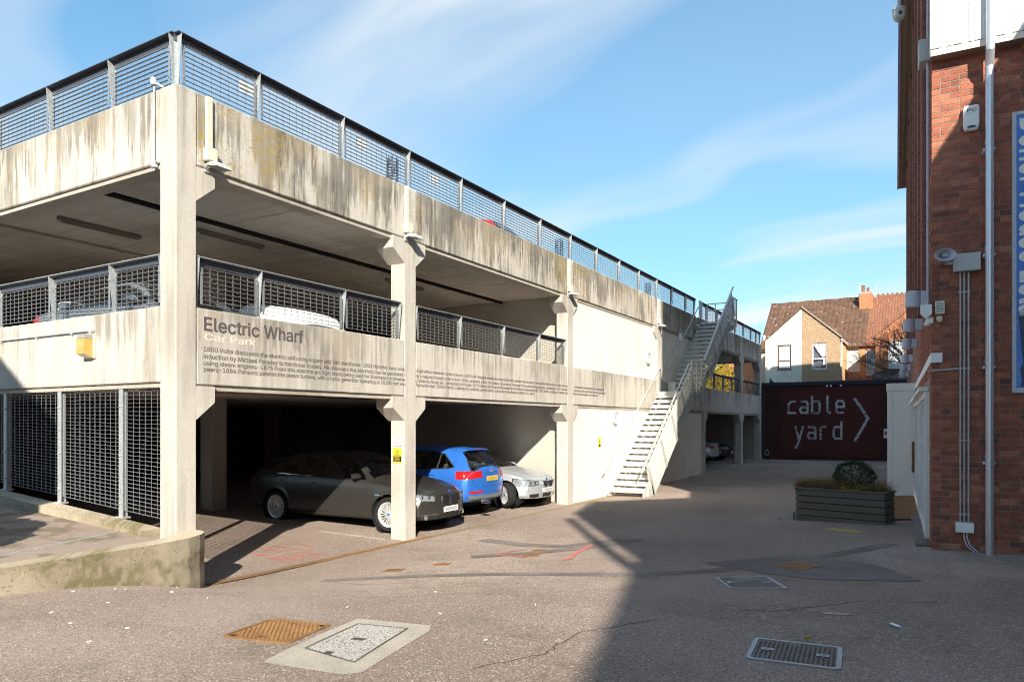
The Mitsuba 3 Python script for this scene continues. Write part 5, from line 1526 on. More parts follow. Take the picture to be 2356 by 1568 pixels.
    def at_end(y, z, sign):
        """x of the shell's front (sign 1) or rear (-1) at (y, z)."""
        d = (cx_[:, 1] - y) ** 2 + (cx_[:, 2] - z) ** 2
        d[(cx_[:, 0] * sign < 1.2) | (n_[:, 0] * sign < .25)] = 9
        return cx_[np.argmin(d), 0]
    return put, at_side, at_end


def seam(put, key, at_side, line, sides=(-1, 1), w_=.005, mat='mat_under', name='door_seam'):
    for sd in sides:
        pts = [(x, sd * (at_side(x, z) + .0008), z) for x, z in line]
        put(key + '__' + name, cat(*[bar(a_, b_, .004, w_ * 2, up=(1, 0, .3)) for a_, b_ in zip(pts[:-1], pts[1:])]), mat)


def roundel(put, key, p, ax, r=.04):
    d = lathe([(0, .006), (r * .75, .005), (r, .0), (r, -.01), (0, -.01)], 24, 'x')
    put(key + '__badge', d.apply_translation(p), 'mat_chrome', 40)
    put(key + '__badge', lathe([(0, .009), (r * .62, .008), (r * .66, .004), (0, .004)], 24, 'x').apply_translation(p), 'mat_paint_blue', 40)


def number_plate(put, key, at_end, z, sign, base, mid_, tilt=0.0):
    x = max(at_end(y, z, sign) * sign for y in (-.2, 0, .2)) + .008
    put(key + '__number_plate', box(sign * x, sign * (x + .008), -.26, .26, z - .055, z + .055, .003), base)
    put(key + '__number_plate_blank', box(sign * (x + .0085), sign * (x + .0095), -.22, .22, z - .035, z + .035), mid_)


def inpoly(px, pz, poly):
    return shapely.contains_xy(Polygon(poly), px, pz)


def make_classifier(glass, trim_grow, screen, rear, extra):
    gp = Polygon(glass)
    tp = gp.buffer(trim_grow)

    def fn(x, y, z, n):
        lab = np.full(len(x), 'body', dtype=object)
        lat = np.abs(n[:, 1])
        lab[(n[:, 2] < -.75) & (z < .4)] = 'underside'
        side_ = (lat > .45)
        lab[side_ & shapely.contains_xy(tp, x, z)] = 'trim'
        lab[side_ & shapely.contains_xy(gp, x, z)] = 'side_window'
        for nm, (x0, x1, f0, f1) in (('windscreen', screen), ('rear_window', rear)):
            w_ = np.interp(x, [x0, x1], [f0, f1])
            m_ = (x > x0) & (x < x1) & (lat < .45) & (np.abs(y) < w_) & (z > .85)
            m2 = (x > x0 - .03) & (x < x1 + .03) & (lat < .5) & (np.abs(y) < w_ + .03) & (z > .85)
            lab[m2 & (lab == 'body')] = 'trim'
            lab[m_] = nm
        extra(lab, x, np.abs(y), z, n)
        return lab
    return fn


def kidneys(put, key, at_end, y0, y1, z0, z1, nbars):
    for sd in (-1, 1):
        g_ = Polygon([(y0, z0 + .03), (y0 + .03, z0), (y1 - .07, z0), (y1, z0 + .10), (y1 - .01, z1 - .03), (y1 - .04, z1), (y0 + .02, z1), (y0, z1 - .03)])
        if sd < 0:
            g_ = shapely.affinity.scale(g_, -1, 1, origin=(0, 0))
        xk = max(at_end(sd * y, z, 1) for y in (y0, y1 - .06) for z in (z0 + .02, z1 - .02)) - .012
        FM = frame((xk, 0, 0), (0, 1, 0), (0, 0, 1), (1, 0, 0))
        gk = free(key + '__kidney_grille')
        put(gk + '__surround', extr(g_.difference(g_.buffer(-.016)), .035, FM), 'mat_chrome')
        put(gk + '__recess', extr(g_.buffer(-.015), .012, FM), 'mat_under')
        ys = np.linspace(y0 + .025, y1 - .03, nbars)
        put(gk + '__bars', cat(*[box(xk + .012, xk + .028, sd * y - .0045, sd * y + .0045, z0 + .02, z1 - .02) for y in ys]), 'mat_chrome')


def projectors(put, key, at_end, ys, z, r=.055):
    for sd in (-1, 1):
        for y in ys:
            x = at_end(sd * y, z, 1)
            put(key + '__lamp_lens', trimesh.creation.icosphere(3, r).apply_transform(np.diag([.5, 1, 1, 1.0])).apply_translation((x - .012, sd * y, z)), 'mat_chrome', True)


def mirrors(put, key, at_side, x, z, mat):
    for sd in (-1, 1):
        y = sd * (at_side(x, z - .06) + .02)
        mk = free(key + '__door_mirror')
        put(mk + '__housing', hull([(x - .04, y, z - .04), (x + .08, y, z - .02), (x - .04, y + sd * .17, z - .04), (x + .04, y + sd * .16, z - .03), (x - .04, y + sd * .17, z + .05), (x + .03, y + sd * .16, z + .045), (x - .04, y + sd * .02, z + .07), (x + .06, y + sd * .02, z + .05)]), mat, 40)
        put(mk + '__stalk', hull([(x - .02, y - sd * .05, z - .08), (x + .06, y - sd * .05, z - .08), (x - .02, y + sd * .06, z - .04), (x + .06, y + sd * .06, z - .04), (x, y - sd * .05, z - .10)]), 'mat_trim')


def handles(put, key, at_side, pts, mat):
    for x, z in pts:
        for sd in (-1, 1):
            y = sd * (at_side(x, z) + .022)
            put(key + '__door_handle', cat(box(x - .11, x + .11, y - .008, y + .008, z - .014, z + .014, .006), box(x - .11, x - .08, min(y, y - sd * .03), max(y, y - sd * .03), z - .012, z + .012), box(x + .08, x + .11, min(y, y - sd * .03), max(y, y - sd * .03), z - .012, z + .012)), mat)


# --- the dark grey fastback
GT_ST = [(-2.40, .36, .93, 1.08, .80, .76, .60, .04), (-2.25, .30, .98, 1.19, .87, .84, .62, .06), (-1.8, .23, 1.02, 1.37, .925, .885, .60, .075), (-1.2, .20, 1.03, 1.49, .94, .90, .60, .08), (-.5, .19, 1.02, 1.55, .94, .905, .61, .085), (.1, .19, 1.00, 1.535, .935, .905, .60, .085),
         (.55, .19, .985, 1.43, .935, .905, .61, .085), (.95, .19, .965, 1.22, .935, .905, .64, .07), (1.2, .19, .945, 1.055, .935, .90, .70, .05), (1.6, .20, .90, 1.0, .935, .885, .72, .055), (2.0, .21, .845, .935, .92, .84, .68, .055), (2.28, .22, .765, .855, .88, .78, .60, .05), (2.41, .23, .70, .775, .83, .72, .52, .04)]


def gt_extra(lab, x, y, z, n):
    f_ = x > 2.0
    lab[f_ & (y > .45) & (y < .88) & (z > .585 + (y - .47) * .10) & (z < .715 + (y - .47) * .16) & (n[:, 0] > .08)] = 'trim'
    lab[f_ & (y > .47) & (y < .86) & (z > .60 + (y - .47) * .10) & (z < .70 + (y - .47) * .16) & (n[:, 0] > .1)] = 'headlight'
    lab[f_ & (z > .235) & (z < .335) & ((y < .40) | ((y > .46) & (y < .72))) & (n[:, 0] > .4)] = 'grille'
    lab[(x < -1.9) & (z > .86) & (z < 1.0) & (y > .40) & (n[:, 2] < .5) & (n[:, 0] < -.35)] = 'tail_light'


GTG = [(1.02, 1.005), (.2, 1.03), (-.8, 1.06), (-1.75, 1.105), (-2.02, 1.15), (-2.05, 1.20), (-1.85, 1.285), (-1.4, 1.385), (-.8, 1.455), (-.2, 1.475), (.25, 1.445), (.62, 1.30)]
gt = thing('saloon_car', 'dark grey fastback saloon parked nose out behind the second column', 'car')
put, a_s, a_e = car(gt, GT_ST, 'mat_paint_grey', (-1.44, 1.63), .345, .83, make_classifier(GTG, .022, (.50, 1.13, .58, .72), (-2.2, -1.35, .56, .56), gt_extra), (-11.03, 11.92, .065, .035), res=.020, nx=240, caps=((.50, .06, .035), (.66, .05, .02)), kf=.24, seats=1.36)
seam(put, gt, a_s, [(1.06, z) for z in (.24, .45, .65, .80, .90, .95)])
seam(put, gt, a_s, [(-.10, z) for z in (.26, .45, .65, .85, 1.0)])
seam(put, gt, a_s, [(-1.15, 1.02), (-1.12, .85), (-1.02, .6), (-.95, .45), (-.95, .26)])
seam(put, gt, a_s, [(-.10, z) for z in (1.05, 1.2, 1.34, 1.45)], w_=.035, mat='mat_trim', name='door_pillar')
seam(put, gt, a_s, [(-1.28, z) for z in (1.10, 1.22, 1.34, 1.39)], w_=.03, mat='mat_trim', name='door_pillar')
seam(put, gt, a_s, [(x, 1.018 - (x - .2) * .03) for x in np.linspace(1.0, -2.0, 16)], w_=.008, mat='mat_chrome', name='waist_strip')
seam(put, gt, a_s, [(1.30, .72), (1.42, .715), (1.50, .705)], w_=.016, mat='mat_chrome', name='side_vent')
kidneys(put, gt, a_e, .03, .335, .495, .735, 11)
projectors(put, gt, a_e, (.58, .72), .68, .05)
roundel(put, gt, (a_e(0, .775, 1) + .012, 0, .775), 1)
number_plate(put, gt, a_e, .425, 1, 'mat_plate_white', 'mat_plate_grey')
for sd in (-1, 1):
    put(gt + '__fog_lamp', lathe([(0, .0), (.045, .0), (.05, -.02), (0, -.02)], 20, 'x').apply_translation((a_e(sd * .66, .29, 1) + .012, sd * .66, .29)), 'mat_headlight')
put(gt + '__bumper_strip', cat(*[bar((a_e(y, .345, 1) + .003, y, .345), (a_e(y + .05, .345, 1) + .003, y + .05, .345), .006, .012) for y in [q_ for q_ in np.arange(-.76, .76, .05) if abs(q_ + .025) > .34]]), 'mat_chrome')
mirrors(put, gt, a_s, .86, 1.07, 'mat_paint_grey')
handles(put, gt, a_s, [(-.28, .90), (-1.22, .93)], 'mat_chrome')

# --- the blue compact off-road car, tail towards the yard
Q_ST = [(-2.10, .40, .90, 1.09, .86, .83, .64, .05), (-2.02, .34, .98, 1.20, .90, .855, .615, .06), (-1.86, .30, 1.03, 1.37, .92, .87, .59, .075), (-1.64, .28, 1.05, 1.525, .925, .875, .56, .085), (-1.2, .27, 1.055, 1.585, .915, .87, .575, .075), (-.4, .26, 1.04, 1.61, .915, .875, .58, .08), (.2, .26, 1.02, 1.57, .915, .875, .59, .08),
        (.55, .26, 1.01, 1.43, .915, .875, .60, .08), (.95, .26, .99, 1.17, .915, .87, .66, .06), (1.2, .27, .97, 1.08, .91, .86, .70, .05), (1.7, .28, .92, 1.0, .90, .82, .66, .05), (2.0, .29, .84, .91, .85, .75, .58, .05), (2.12, .31, .76, .82, .80, .70, .5, .04)]


def q_extra(lab, x, y, z, n):
    r_ = x < -1.72
    lab[r_ & (y > .40) & (z > .90 - (y - .4) * .06) & (z < 1.055) & (n[:, 2] < .72)] = 'tail_light'
    lab[r_ & (y > .36) & (y < .80) & (z > .545 - .0 * y) & (z < .60) & (n[:, 0] < -.2)] = 'reflector'
    lab[r_ & (z > .375) & (z < .50) & (y < .80) & (n[:, 0] < -.25)] = 'sill'
    lab[(x < -1.85) & (z < .375) & (n[:, 0] < -.2) & (y < .40)] = 'trim'
    lab[(x > 2.0) & (z > .45) & (z < .78) & (y < .42)] = 'grille'
    lab[(x > 1.85) & (y > .5) & (z > .68) & (z < .82)] = 'headlight'


QG = [(.98, 1.045), (0, 1.075), (-1.0, 1.10), (-1.50, 1.125), (-1.62, 1.15), (-1.52, 1.22), (-1.28, 1.42), (-1.0, 1.475), (-.3, 1.50), (.2, 1.47), (.6, 1.30)]
q3 = thing('hatchback_car', 'bright blue compact car parked tail out between the second and third column', 'car')
put, a_s, a_e = car(q3, Q_ST, 'mat_paint_blue', (-1.30, 1.31), .345, .79, make_classifier(QG, .022, (.42, 1.12, .55, .70), (-2.035, -1.72, .66, .555), q_extra), (-11.15, 14.20, .075, math.pi + .052), res=.019, nx=230, caps=((.55, .05, .03), (.68, .055, .02)), kr=.17, seats=1.42)
number_plate(put, q3, a_e, .865, -1, 'mat_plate_yellow', 'mat_plate_ochre')
for k_ in range(4):                                     # ring emblem
    y = -.075 + .05 * k_
    put(q3 + '__badge', trimesh.creation.torus(.033, .006, 20, 8).apply_transform(trimesh.transformations.rotation_matrix(math.pi / 2, (0, 1, 0))).apply_translation((a_e(0, 1.055, -1) - .012, y, 1.055)), 'mat_chrome', 40)
put(q3 + '__spoiler', hull([(-1.50, -.46, 1.552), (-1.50, .46, 1.552), (-1.80, -.47, 1.53), (-1.80, .47, 1.53), (-1.80, -.47, 1.512), (-1.80, .47, 1.512), (-1.58, -.53, 1.47), (-1.58, .53, 1.47)]), 'mat_paint_blue', 30)
put(q3 + '__brake_light', box(-1.805, -1.79, -.13, .13, 1.514, 1.527), 'mat_tail')
put(q3 + '__wiper', cat(bar((-2.075, .02, 1.155), (-2.055, .36, 1.19), .016, .02), lathe([(0, -.01), (.03, 0), (.03, .02), (0, .02)], 16).apply_translation((-2.07, 0, 1.14))), 'mat_trim')
for y in (.38, .46):
    put(q3 + '__exhaust', lathe([(.03, 0), (.043, 0), (.045, -.16), (.03, -.16), (.03, 0)], 20, 'x').apply_translation((-2.165, y, .36)), 'mat_chrome', 40)
put(q3 + '__tailgate_seam', cat(*[bar((a_e(y0, z0, -1) - .002, y0, z0), (a_e(y1, z1, -1) - .002, y1, z1), .006, .007) for s_ in (-1, 1) for (y0, z0), (y1, z1) in zip([(.74 * s_, .90), (.70 * s_, .80), (.62 * s_, .715), (.3 * s_, .69)], [(.70 * s_, .80), (.62 * s_, .715), (.3 * s_, .69), (0, .688)])]), 'mat_under')
seam(put, q3, a_s, [(-1.05, 1.05), (-1.02, .85), (-.93, .62), (-.88, .4)])
seam(put, q3, a_s, [(-.05, z) for z in (.33, .5, .7, .9, 1.05)])
seam(put, q3, a_s, [(-1.20, z) for z in (1.11, 1.2, 1.32, 1.42)], w_=.02, mat='mat_trim', name='door_pillar')
seam(put, q3, a_s, [(-.05, z) for z in (1.09, 1.2, 1.34, 1.48)], w_=.035, mat='mat_trim', name='door_pillar')
handles(put, q3, a_s, [(-.2, .94), (-1.08, .96)], 'mat_paint_blue')
mirrors(put, q3, a_s, .80, 1.10, 'mat_paint_blue')

# --- the silver saloon, nose towards the yard
E_ST = [(-2.18, .34, .92, 1.02, .78, .74, .62, .04), (-1.9, .26, .95, 1.07, .86, .81, .66, .05), (-1.55, .20, .95, 1.13, .90, .85, .62, .06), (-1.1, .18, .945, 1.30, .905, .86, .58, .07), (-.6, .18, .94, 1.40, .905, .865, .575, .075), (0, .18, .93, 1.42, .905, .865, .58, .075), (.4, .18, .92, 1.34, .905, .865, .585, .075),
        (.8, .18, .91, 1.13, .905, .86, .62, .06), (1.05, .18, .90, .985, .90, .85, .69, .05), (1.5, .19, .86, .925, .895, .82, .69, .05), (1.9, .20, .79, .845, .87, .765, .64, .045), (2.1, .21, .72, .77, .83, .70, .56, .04), (2.18, .22, .67, .71, .79, .66, .5, .035)]


def e_extra(lab, x, y, z, n):
    lab[(x > 1.66) & (y > .40) & (z > .545 + np.maximum(0, .62 - y) * .1) & (z < .68 + np.maximum(0, y - .45) * .16) & (n[:, 0] > .03)] = 'trim'
    lab[(x > 1.70) & (y > .42) & (z > .56 + np.maximum(0, .62 - y) * .1) & (z < .665 + np.maximum(0, y - .45) * .16) & (n[:, 0] > .05)] = 'headlight'
    lab[(x > 1.95) & (z > .25) & (z < .345) & ((y < .24) | ((y > .40) & (y < .70))) & (n[:, 0] > .4)] = 'grille'
    lab[(x < -1.85) & (z > .78) & (z < .92) & (y > .38) & (n[:, 2] < .5)] = 'tail_light'


EG = [(.80, .955), (0, .985), (-1.0, 1.01), (-1.32, 1.03), (-1.2, 1.13), (-.85, 1.27), (-.4, 1.315), (.1, 1.315), (.45, 1.20)]
e9 = thing('saloon_car', 'silver saloon parked nose out beside the blue car', 'car')
put, a_s, a_e = car(e9, E_ST, 'mat_paint_silver', (-1.28, 1.48), .32, .78, make_classifier(EG, .02, (.32, 1.0, .54, .70), (-1.55, -.85, .66, .54), e_extra), (-11.02, 16.66, .07, .02), res=.020, nx=220, caps=((.47, .045, .03), (.62, .05, .02)), kf=.26, steer=-.55, seats=1.26)
kidneys(put, e9, a_e, .03, .27, .495, .665, 5)
projectors(put, e9, a_e, (.52, .66), .62, .055)
roundel(put, e9, (a_e(0, .70, 1) + .008, 0, .70), 1, .036)
number_plate(put, e9, a_e, .43, 1, 'mat_plate_white', 'mat_plate_grey')
mirrors(put, e9, a_s, .68, 1.0, 'mat_paint_silver')
seam(put, e9, a_s, [(.95, z) for z in (.25, .45, .65, .8, .88)])

# --- plainer cars farther off or mostly hidden


def plain_extra(lab, x, y, z, n):
    lab[(x > 1.75) & (y > .42) & (z > .62) & (z < .76) & (n[:, 0] > .1)] = 'headlight'
    lab[(x > 1.95) & (z > .46) & (z < .62) & (y < .40) & (n[:, 0] > .4)] = 'grille'
    lab[(x < -1.80) & (z > .78) & (z < .93) & (y > .34) & (n[:, 2] < .5)] = 'tail_light'


def plain(name, label, st_, colour, pose, glass, screen, rear, kind='car', plate=None, extra=plain_extra, wheels=(-1.28, 1.40), caps=((.50, .05, .03), (.62, .05, .02))):
    k_ = thing(name, label, kind)
    p_, s_, e_ = car(k_, st_, colour, wheels, .32, .78, make_classifier(glass, .02, screen, rear, extra), pose, res=.045, nx=110, caps=caps, kf=.22, spokes=6)
    mirrors(p_, k_, s_, screen[0] + .33, glass[0][1] + .07, colour)
    if plate:
        number_plate(p_, k_, e_, .45 if plate > 0 else .72, plate, 'mat_plate_white' if plate > 0 else 'mat_plate_yellow', 'mat_plate_grey' if plate > 0 else 'mat_plate_ochre')
    return k_, p_, s_, e_


SUV = [(x, a_ + .04, b_ + .10 * (x > .9) + .03, c_ + .10 * (x > .9) + .02, d_, e_, f_, g_) for x, a_, b_, c_, d_, e_, f_, g_ in E_ST]
for i_, row_ in enumerate(SUV):
    if row_[0] > 1.0:
        SUV[i_] = (row_[0], row_[1], row_[2] + .10, row_[3] + .20, row_[4], row_[5], row_[6], row_[7])
DK = 3.045


def white_extra(lab, x, y, z, n):
    lab[(x > 1.72) & (y > .46) & (z > .70) & (z < .84) & (n[:, 0] > .05)] = 'headlight'


wk_, put, a_s, a_e = plain('estate_car', 'white car with a chrome badge behind the first floor mesh above the title', SUV, 'mat_paint_white', (-11.60, 9.25, DK, .05), EG, (.32, 1.0, .54, .70), (-1.55, -.85, .66, .54), extra=white_extra)
for sd in (-1, 1):
    gk = free(wk_ + '__grille_half')
    xk = max(a_e(sd * y, .72, 1) for y in (.08, .30)) - .01
    put(gk + '__recess', extr(Polygon([(sd * .07, .66), (sd * .36, .69), (sd * .36, .77), (sd * .10, .80)]), .012, frame((xk, 0, 0), (0, 1, 0), (0, 0, 1), (1, 0, 0))), 'mat_under')
    put(gk + '__bars', cat(*[box(xk + .012, xk + .02, sd * y - .003, sd * y + .003, .68, .78) for y in np.linspace(.10, .34, 10)]), 'mat_trim')
    put(wk_ + '__lamp_lens', trimesh.creation.icosphere(2, .06).apply_translation((a_e(sd * .56, .77, 1) - .04, sd * .56, .77)), 'mat_chrome', True)
put(wk_ + '__badge', cat(extr(Point(0, 0).buffer(.075).difference(Point(0, 0).buffer(.06)), .02, frame((a_e(0, .74, 1) + .005, 0, .74), (0, 1, 0), (0, 0, 1), (1, 0, 0))), *[box(a_e(0, .74, 1) + .005, a_e(0, .74, 1) + .02, -.005, .005, .74, .81)]), 'mat_chrome')
put(wk_ + '__badge_field', extr(Point(0, 0).buffer(.06), .004, frame((a_e(0, .74, 1) + .004, 0, .74), (0, 1, 0), (0, 0, 1), (1, 0, 0))), 'mat_under')
plain('saloon_car', 'pale grey car behind the first floor mesh next to the corner column', E_ST, 'mat_paint_palegrey', (-11.05, 7.25, DK, .06), EG, (.32, 1.0, .54, .70), (-1.55, -.85, .66, .54))
plain('saloon_car', 'pale blue car behind the far first floor railing before the yellow tree', E_ST, 'mat_paint_ice', (-11.2, 37.0, DK - .1, .02), EG, (.32, 1.0, .54, .70), (-1.55, -.85, .66, .54))
plain('hatchback_car', 'red car on the car park roof behind the railing', Q_ST, 'mat_paint_red', (-11.65, 16.3, 6.01, math.pi + .03), QG, (.42, 1.12, .55, .70), (-2.035, -1.72, .66, .555))
plain('hatchback_car', 'dark blue car on the car park roof beside the red one', Q_ST, 'mat_paint_dark', (-11.9, 18.35, 6.01, math.pi + .03), QG, (.42, 1.12, .55, .70), (-2.035, -1.72, .66, .555))
plain('saloon_car', 'silver saloon with red tail light parked in the shaded far bay', E_ST, 'mat_paint_silver', (-11.9, 36.9, .20, math.pi - .05), EG, (.32, 1.0, .54, .70), (-1.55, -.85, .66, .54), plate=-1)
plain('saloon_car', 'dark saloon with pale front plate parked in the farthest ground floor bay', E_ST, 'mat_paint_dark', (-11.9, 39.9, .22, .03), EG, (.32, 1.0, .54, .70), (-1.55, -.85, .66, .54), plate=1)
# ------------------------------------------------------------------ planter
M('mat_timber', lambda p, n, uv: mix(mix((.165, .145, .125), (.095, .085, .07), fbm((p.x + p.y * .3) * 2.0, p.z * 40, p.y * 2, 4)), (.11, .115, .065), smoothstep(.5, .7, fbm(p.x * 2.5, p.z * 6, 3, 3)) * .6), .9, spec=.2, bump=lambda p, n, uv: fbm((p.x + p.y * .3) * 5, p.z * 90, 0, 3), scale=.003)
M('mat_soil', (.035, .026, .02), .95, spec=.1)
pa = math.atan2(15.104 - 15.515, -.808 + 2.475)
ca, sa = math.cos(pa), math.sin(pa)
PL = frame((-2.475, 15.515, g1(-1.7, 15.5) - .05), (ca, sa, 0), (-sa, ca, 0), (0, 0, 1))
LP, DP, HP = 1.68, .62, .66
tilt = math.atan2(.055, LP)
pt = thing('planter', 'weathered grey timber planter of wide boards with dry plants', 'planter')


def padd(name, m, mat, smooth=False):
    m = m.copy()
    m.apply_transform(PL)
    return add(pt + '__' + name, m, mat, smooth)


bh = HP / 5
for i in range(5):
    d_ = RNG.uniform(-.004, .004)
    padd('board', box(0, LP, d_, .035 + d_, .012 + bh * i, bh * (i + 1) - .006, .004), 'mat_timber')
    padd('board', box(.01, LP - .01, DP - .035, DP, .012 + bh * i, bh * (i + 1) - .006, .004), 'mat_timber')
    padd('board', box(-.002 + d_, .033, .04, DP - .04, .012 + bh * i, bh * (i + 1) - .006, .004), 'mat_timber')
    padd('board', box(LP - .033, LP + .002 + d_, .04, DP - .04, .012 + bh * i, bh * (i + 1) - .006, .004), 'mat_timber')
padd('liner', cat(box(.034, LP - .034, .04, .05, .01, HP - .04), box(.034, LP - .034, DP - .05, DP - .04, .01, HP - .04), box(.034, .044, .05, DP - .05, .01, HP - .04), box(LP - .044, LP - .034, .05, DP - .05, .01, HP - .04)), 'mat_black')
padd('cap', box(-.02, LP + .02, -.025, .06, HP, HP + .028, .004), 'mat_timber')
padd('cap', box(-.02, LP + .02, DP - .06, DP + .02, HP, HP + .028, .004), 'mat_timber')
padd('cap', box(-.02, .06, .062, DP - .062, HP + .001, HP + .029, .004), 'mat_timber')
padd('cap', box(LP - .06, LP + .02, .062, DP - .062, HP + .001, HP + .029, .004), 'mat_timber')
padd('soil', box(.045, LP - .045, .052, DP - .052, .3, HP - .06), 'mat_soil')


def leafy(name, col1, col2, rough=.6, trans=.25):
    scene[name] = {'type': 'principledthin', 'base_color': proc(lambda p, n, uv: mix(col1, col2, cell_rand(p.x * 14, p.y * 14, p.z * 14))), 'roughness': rough, 'diff_trans': trans * 2}
    return name


leafy('mat_bush', (.022, .052, .026), (.045, .085, .045))
leafy('mat_dry', (.30, .205, .10), (.17, .115, .06), .9)
leafy('mat_flower', (.55, .38, .03), (.40, .36, .05), .7)
rr = np.random.default_rng(8)
t = thing('evergreen_bush', 'rounded dark evergreen bush growing at the back of the planter', 'bush')


def pworld(p):
    return (PL[:3, :3] @ np.asarray(p, float).reshape(3)) + PL[:3, 3]


V, F = [], []
cen, rad = np.array([1.00, .38, HP + .27]), np.array([.42, .26, .36])
for i in range(5200):
    d_ = rr.normal(0, 1, 3)
    d_ /= np.linalg.norm(d_)
    lump = .80 + .26 * meshkit.noise(np.array([d_ * 3.1 + 5]), 2)[0]
    p = cen + d_ * rad * lump * rr.uniform(.62, 1.0) ** .4
    if p[2] < HP - .03:
        continue
    a_ = d_ * .6 + rr.normal(0, .6, 3)
    a_ /= np.linalg.norm(a_)
    b_ = np.cross(a_, rr.normal(0, 1, 3))
    b_ /= np.linalg.norm(b_)
    s_ = rr.uniform(.025, .045)
    k0 = len(V)
    V += [pworld(p), pworld(p + a_ * s_ * .5 + b_ * s_ * .25), pworld(p + a_ * s_), pworld(p + a_ * s_ * .5 - b_ * s_ * .25)]
    F += [[k0, k0 + 1, k0 + 2], [k0, k0 + 2, k0 + 3]]
add(t + '__leaves', trimesh.Trimesh(np.array(V), np.array(F), process=False), 'mat_bush')
add(t + '__stems', cat(*[rod(pworld((1.0, .38, HP - .05)), pworld(cen + rr.normal(0, .5, 3) * rad), .009, .004, n=5) for _ in range(14)]), 'mat_bark')


def blades(n_, xr, hr, lean, w_, yr=(.07, DP - .10)):
    V, F = [], []
    for _ in range(n_):
        x, y = rr.uniform(*xr), rr.uniform(*yr)
        h = rr.uniform(*hr) * (.6 + .4 * rr.random())
        d_ = rr.normal(0, lean, 2)
        ang = rr.uniform(0, 6.28)
        e = np.array([math.cos(ang), math.sin(ang), 0]) * w_
        p0 = np.array([x, y, HP - .06])
        p1 = p0 + (d_[0] * h * .4, d_[1] * h * .4, h * .6)
        p2 = p0 + (d_[0] * h, d_[1] * h, h * .95)
        k0 = len(V)
        V += [pworld(p0 - e), pworld(p0 + e), pworld(p1 - e * .8), pworld(p1 + e * .8), pworld(p2)]
        F += [[k0, k0 + 1, k0 + 3], [k0, k0 + 3, k0 + 2], [k0 + 2, k0 + 3, k0 + 4]]
    return trimesh.Trimesh(np.array(V), np.array(F), process=False)


t = thing('dry_grass', 'clump of dry brown grass along the left of the planter', 'grass')
add(t, blades(3600, (-.02, .80), (.16, .38), .45, .0042), 'mat_dry')
labels[t]['kind'] = 'stuff'
t = thing('dry_shrub', 'tangle of thin leafless stems at the right of the planter', 'shrub')
o = [cat(blades(2000, (.62, 1.66), (.14, .38), .6, .0035))]
for _ in range(60):
    p0 = np.array([rr.uniform(.7, 1.65), rr.uniform(.1, .5), HP - .05])
    d_ = np.array([rr.normal(-.05, .5), rr.normal(0, .3), 1.0])
    p1 = p0 + d_ * rr.uniform(.15, .36)
    o.append(rod(pworld(p0), pworld(p1), .003, .0015, n=4, cap=False))
    for _k in range(3):
        b_ = p0 + (p1 - p0) * rr.uniform(.4, 1)
        o.append(rod(pworld(b_), pworld(b_ + np.array([rr.normal(0, .06), rr.normal(0, .05), rr.uniform(.02, .10)])), .002, .001, n=3, cap=False))
o.append(rod(pworld((.95, .05, HP + .30)), pworld((1.38, .03, HP + .06)), .005, .004, n=5))
o.append(rod(pworld((.85, .05, HP + .22)), pworld((1.45, .03, HP + .08)), .004, .004, n=5))
add(t, cat(o), 'mat_dry')
t = thing('yellow_plant', 'low plant with small yellow leaves at the front edge of the planter', 'plant')
V, F = [], []
for i in range(300):
    g_ = rr.choice(3)
    p = np.array([[.93, 1.02, 1.16][g_], .06, HP + [.05, .01, .04][g_]]) + rr.normal(0, 1, 3) * (.035, .03, .032)
    a_, b_ = rr.normal(0, 1, 3), rr.normal(0, 1, 3)
    a_, b_ = a_ / np.linalg.norm(a_) * .011, b_ / np.linalg.norm(b_) * .009
    k0 = len(V)
    V += [pworld(p - a_), pworld(p + b_), pworld(p + a_), pworld(p - b_)]
    F += [[k0, k0 + 1, k0 + 2], [k0, k0 + 2, k0 + 3]]
add(t, trimesh.Trimesh(np.array(V), np.array(F), process=False), 'mat_flower')
t = thing('stone_wedge', 'pale triangular stone beside the left foot of the planter', 'stone')
x_, y_ = -2.62, 15.62
add(t, hull([(x_ - .28, y_ - .05, g1(x_, y_)), (x_ + .1, y_ - .1, g1(x_, y_)), (x_ + .1, y_ + .15, g1(x_, y_)), (x_ + .1, y_ - .08, g1(x_, y_) + .17), (x_ + .1, y_ + .1, g1(x_, y_) + .15)]), 'mat_haunch')

# ------------------------------------------------------------------ covers, gratings and the drain in the ground


def laid(m, x, y, deg, lift=.0):
    """A flat piece laid on the sloping ground."""
    m = m.copy()
    m.apply_transform(ground_frame(x, y, 0, deg))
    m.vertices[:, 2] += gz(m.vertices[:, 0], m.vertices[:, 1]) + lift
    return m


def rrect(w_, h_, r):
    return shapely.box(-w_ / 2 + r, -h_ / 2 + r, w_ / 2 - r, h_ / 2 - r).buffer(r, 8)


t = thing('manhole_cover', 'rusty orange square cover with a raised tread pattern in the sunlit tarmac', 'manhole cover')
cx0, cy0, dg = -4.86, 4.31, 14.0
wA, wB = .60, .66
add(t + '__frame', laid(extr(rrect(wA + .03, wB + .03, .06).difference(rrect(wA - .02, wB - .02, .05)), .014), cx0, cy0, dg), 'mat_rust')
add(t + '__plate', laid(extr(rrect(wA - .03, wB - .03, .05), .006), cx0, cy0, dg), 'mat_rust')
studs = []
for a_ in range(13):
    for b_ in range(16):
        x, y = -.25 + a_ * .0415 + (.02 if b_ % 2 else 0), -.28 + b_ * .0373
        if abs(x) > .27 or abs(y) > .30 or (abs(abs(x) - .0) < .07 and abs(abs(y) - .24) < .035) or (abs(x) > .2 and abs(y) > .24):
            continue
        studs.append(box(x - .015, x + .015, y - .0075, y + .0075, .004, .018, .003))
k_ = add(t + '__tread_studs', laid(cat(studs), cx0, cy0, dg), 'mat_rust')
labels[k_] = {'kind': 'stuff'}
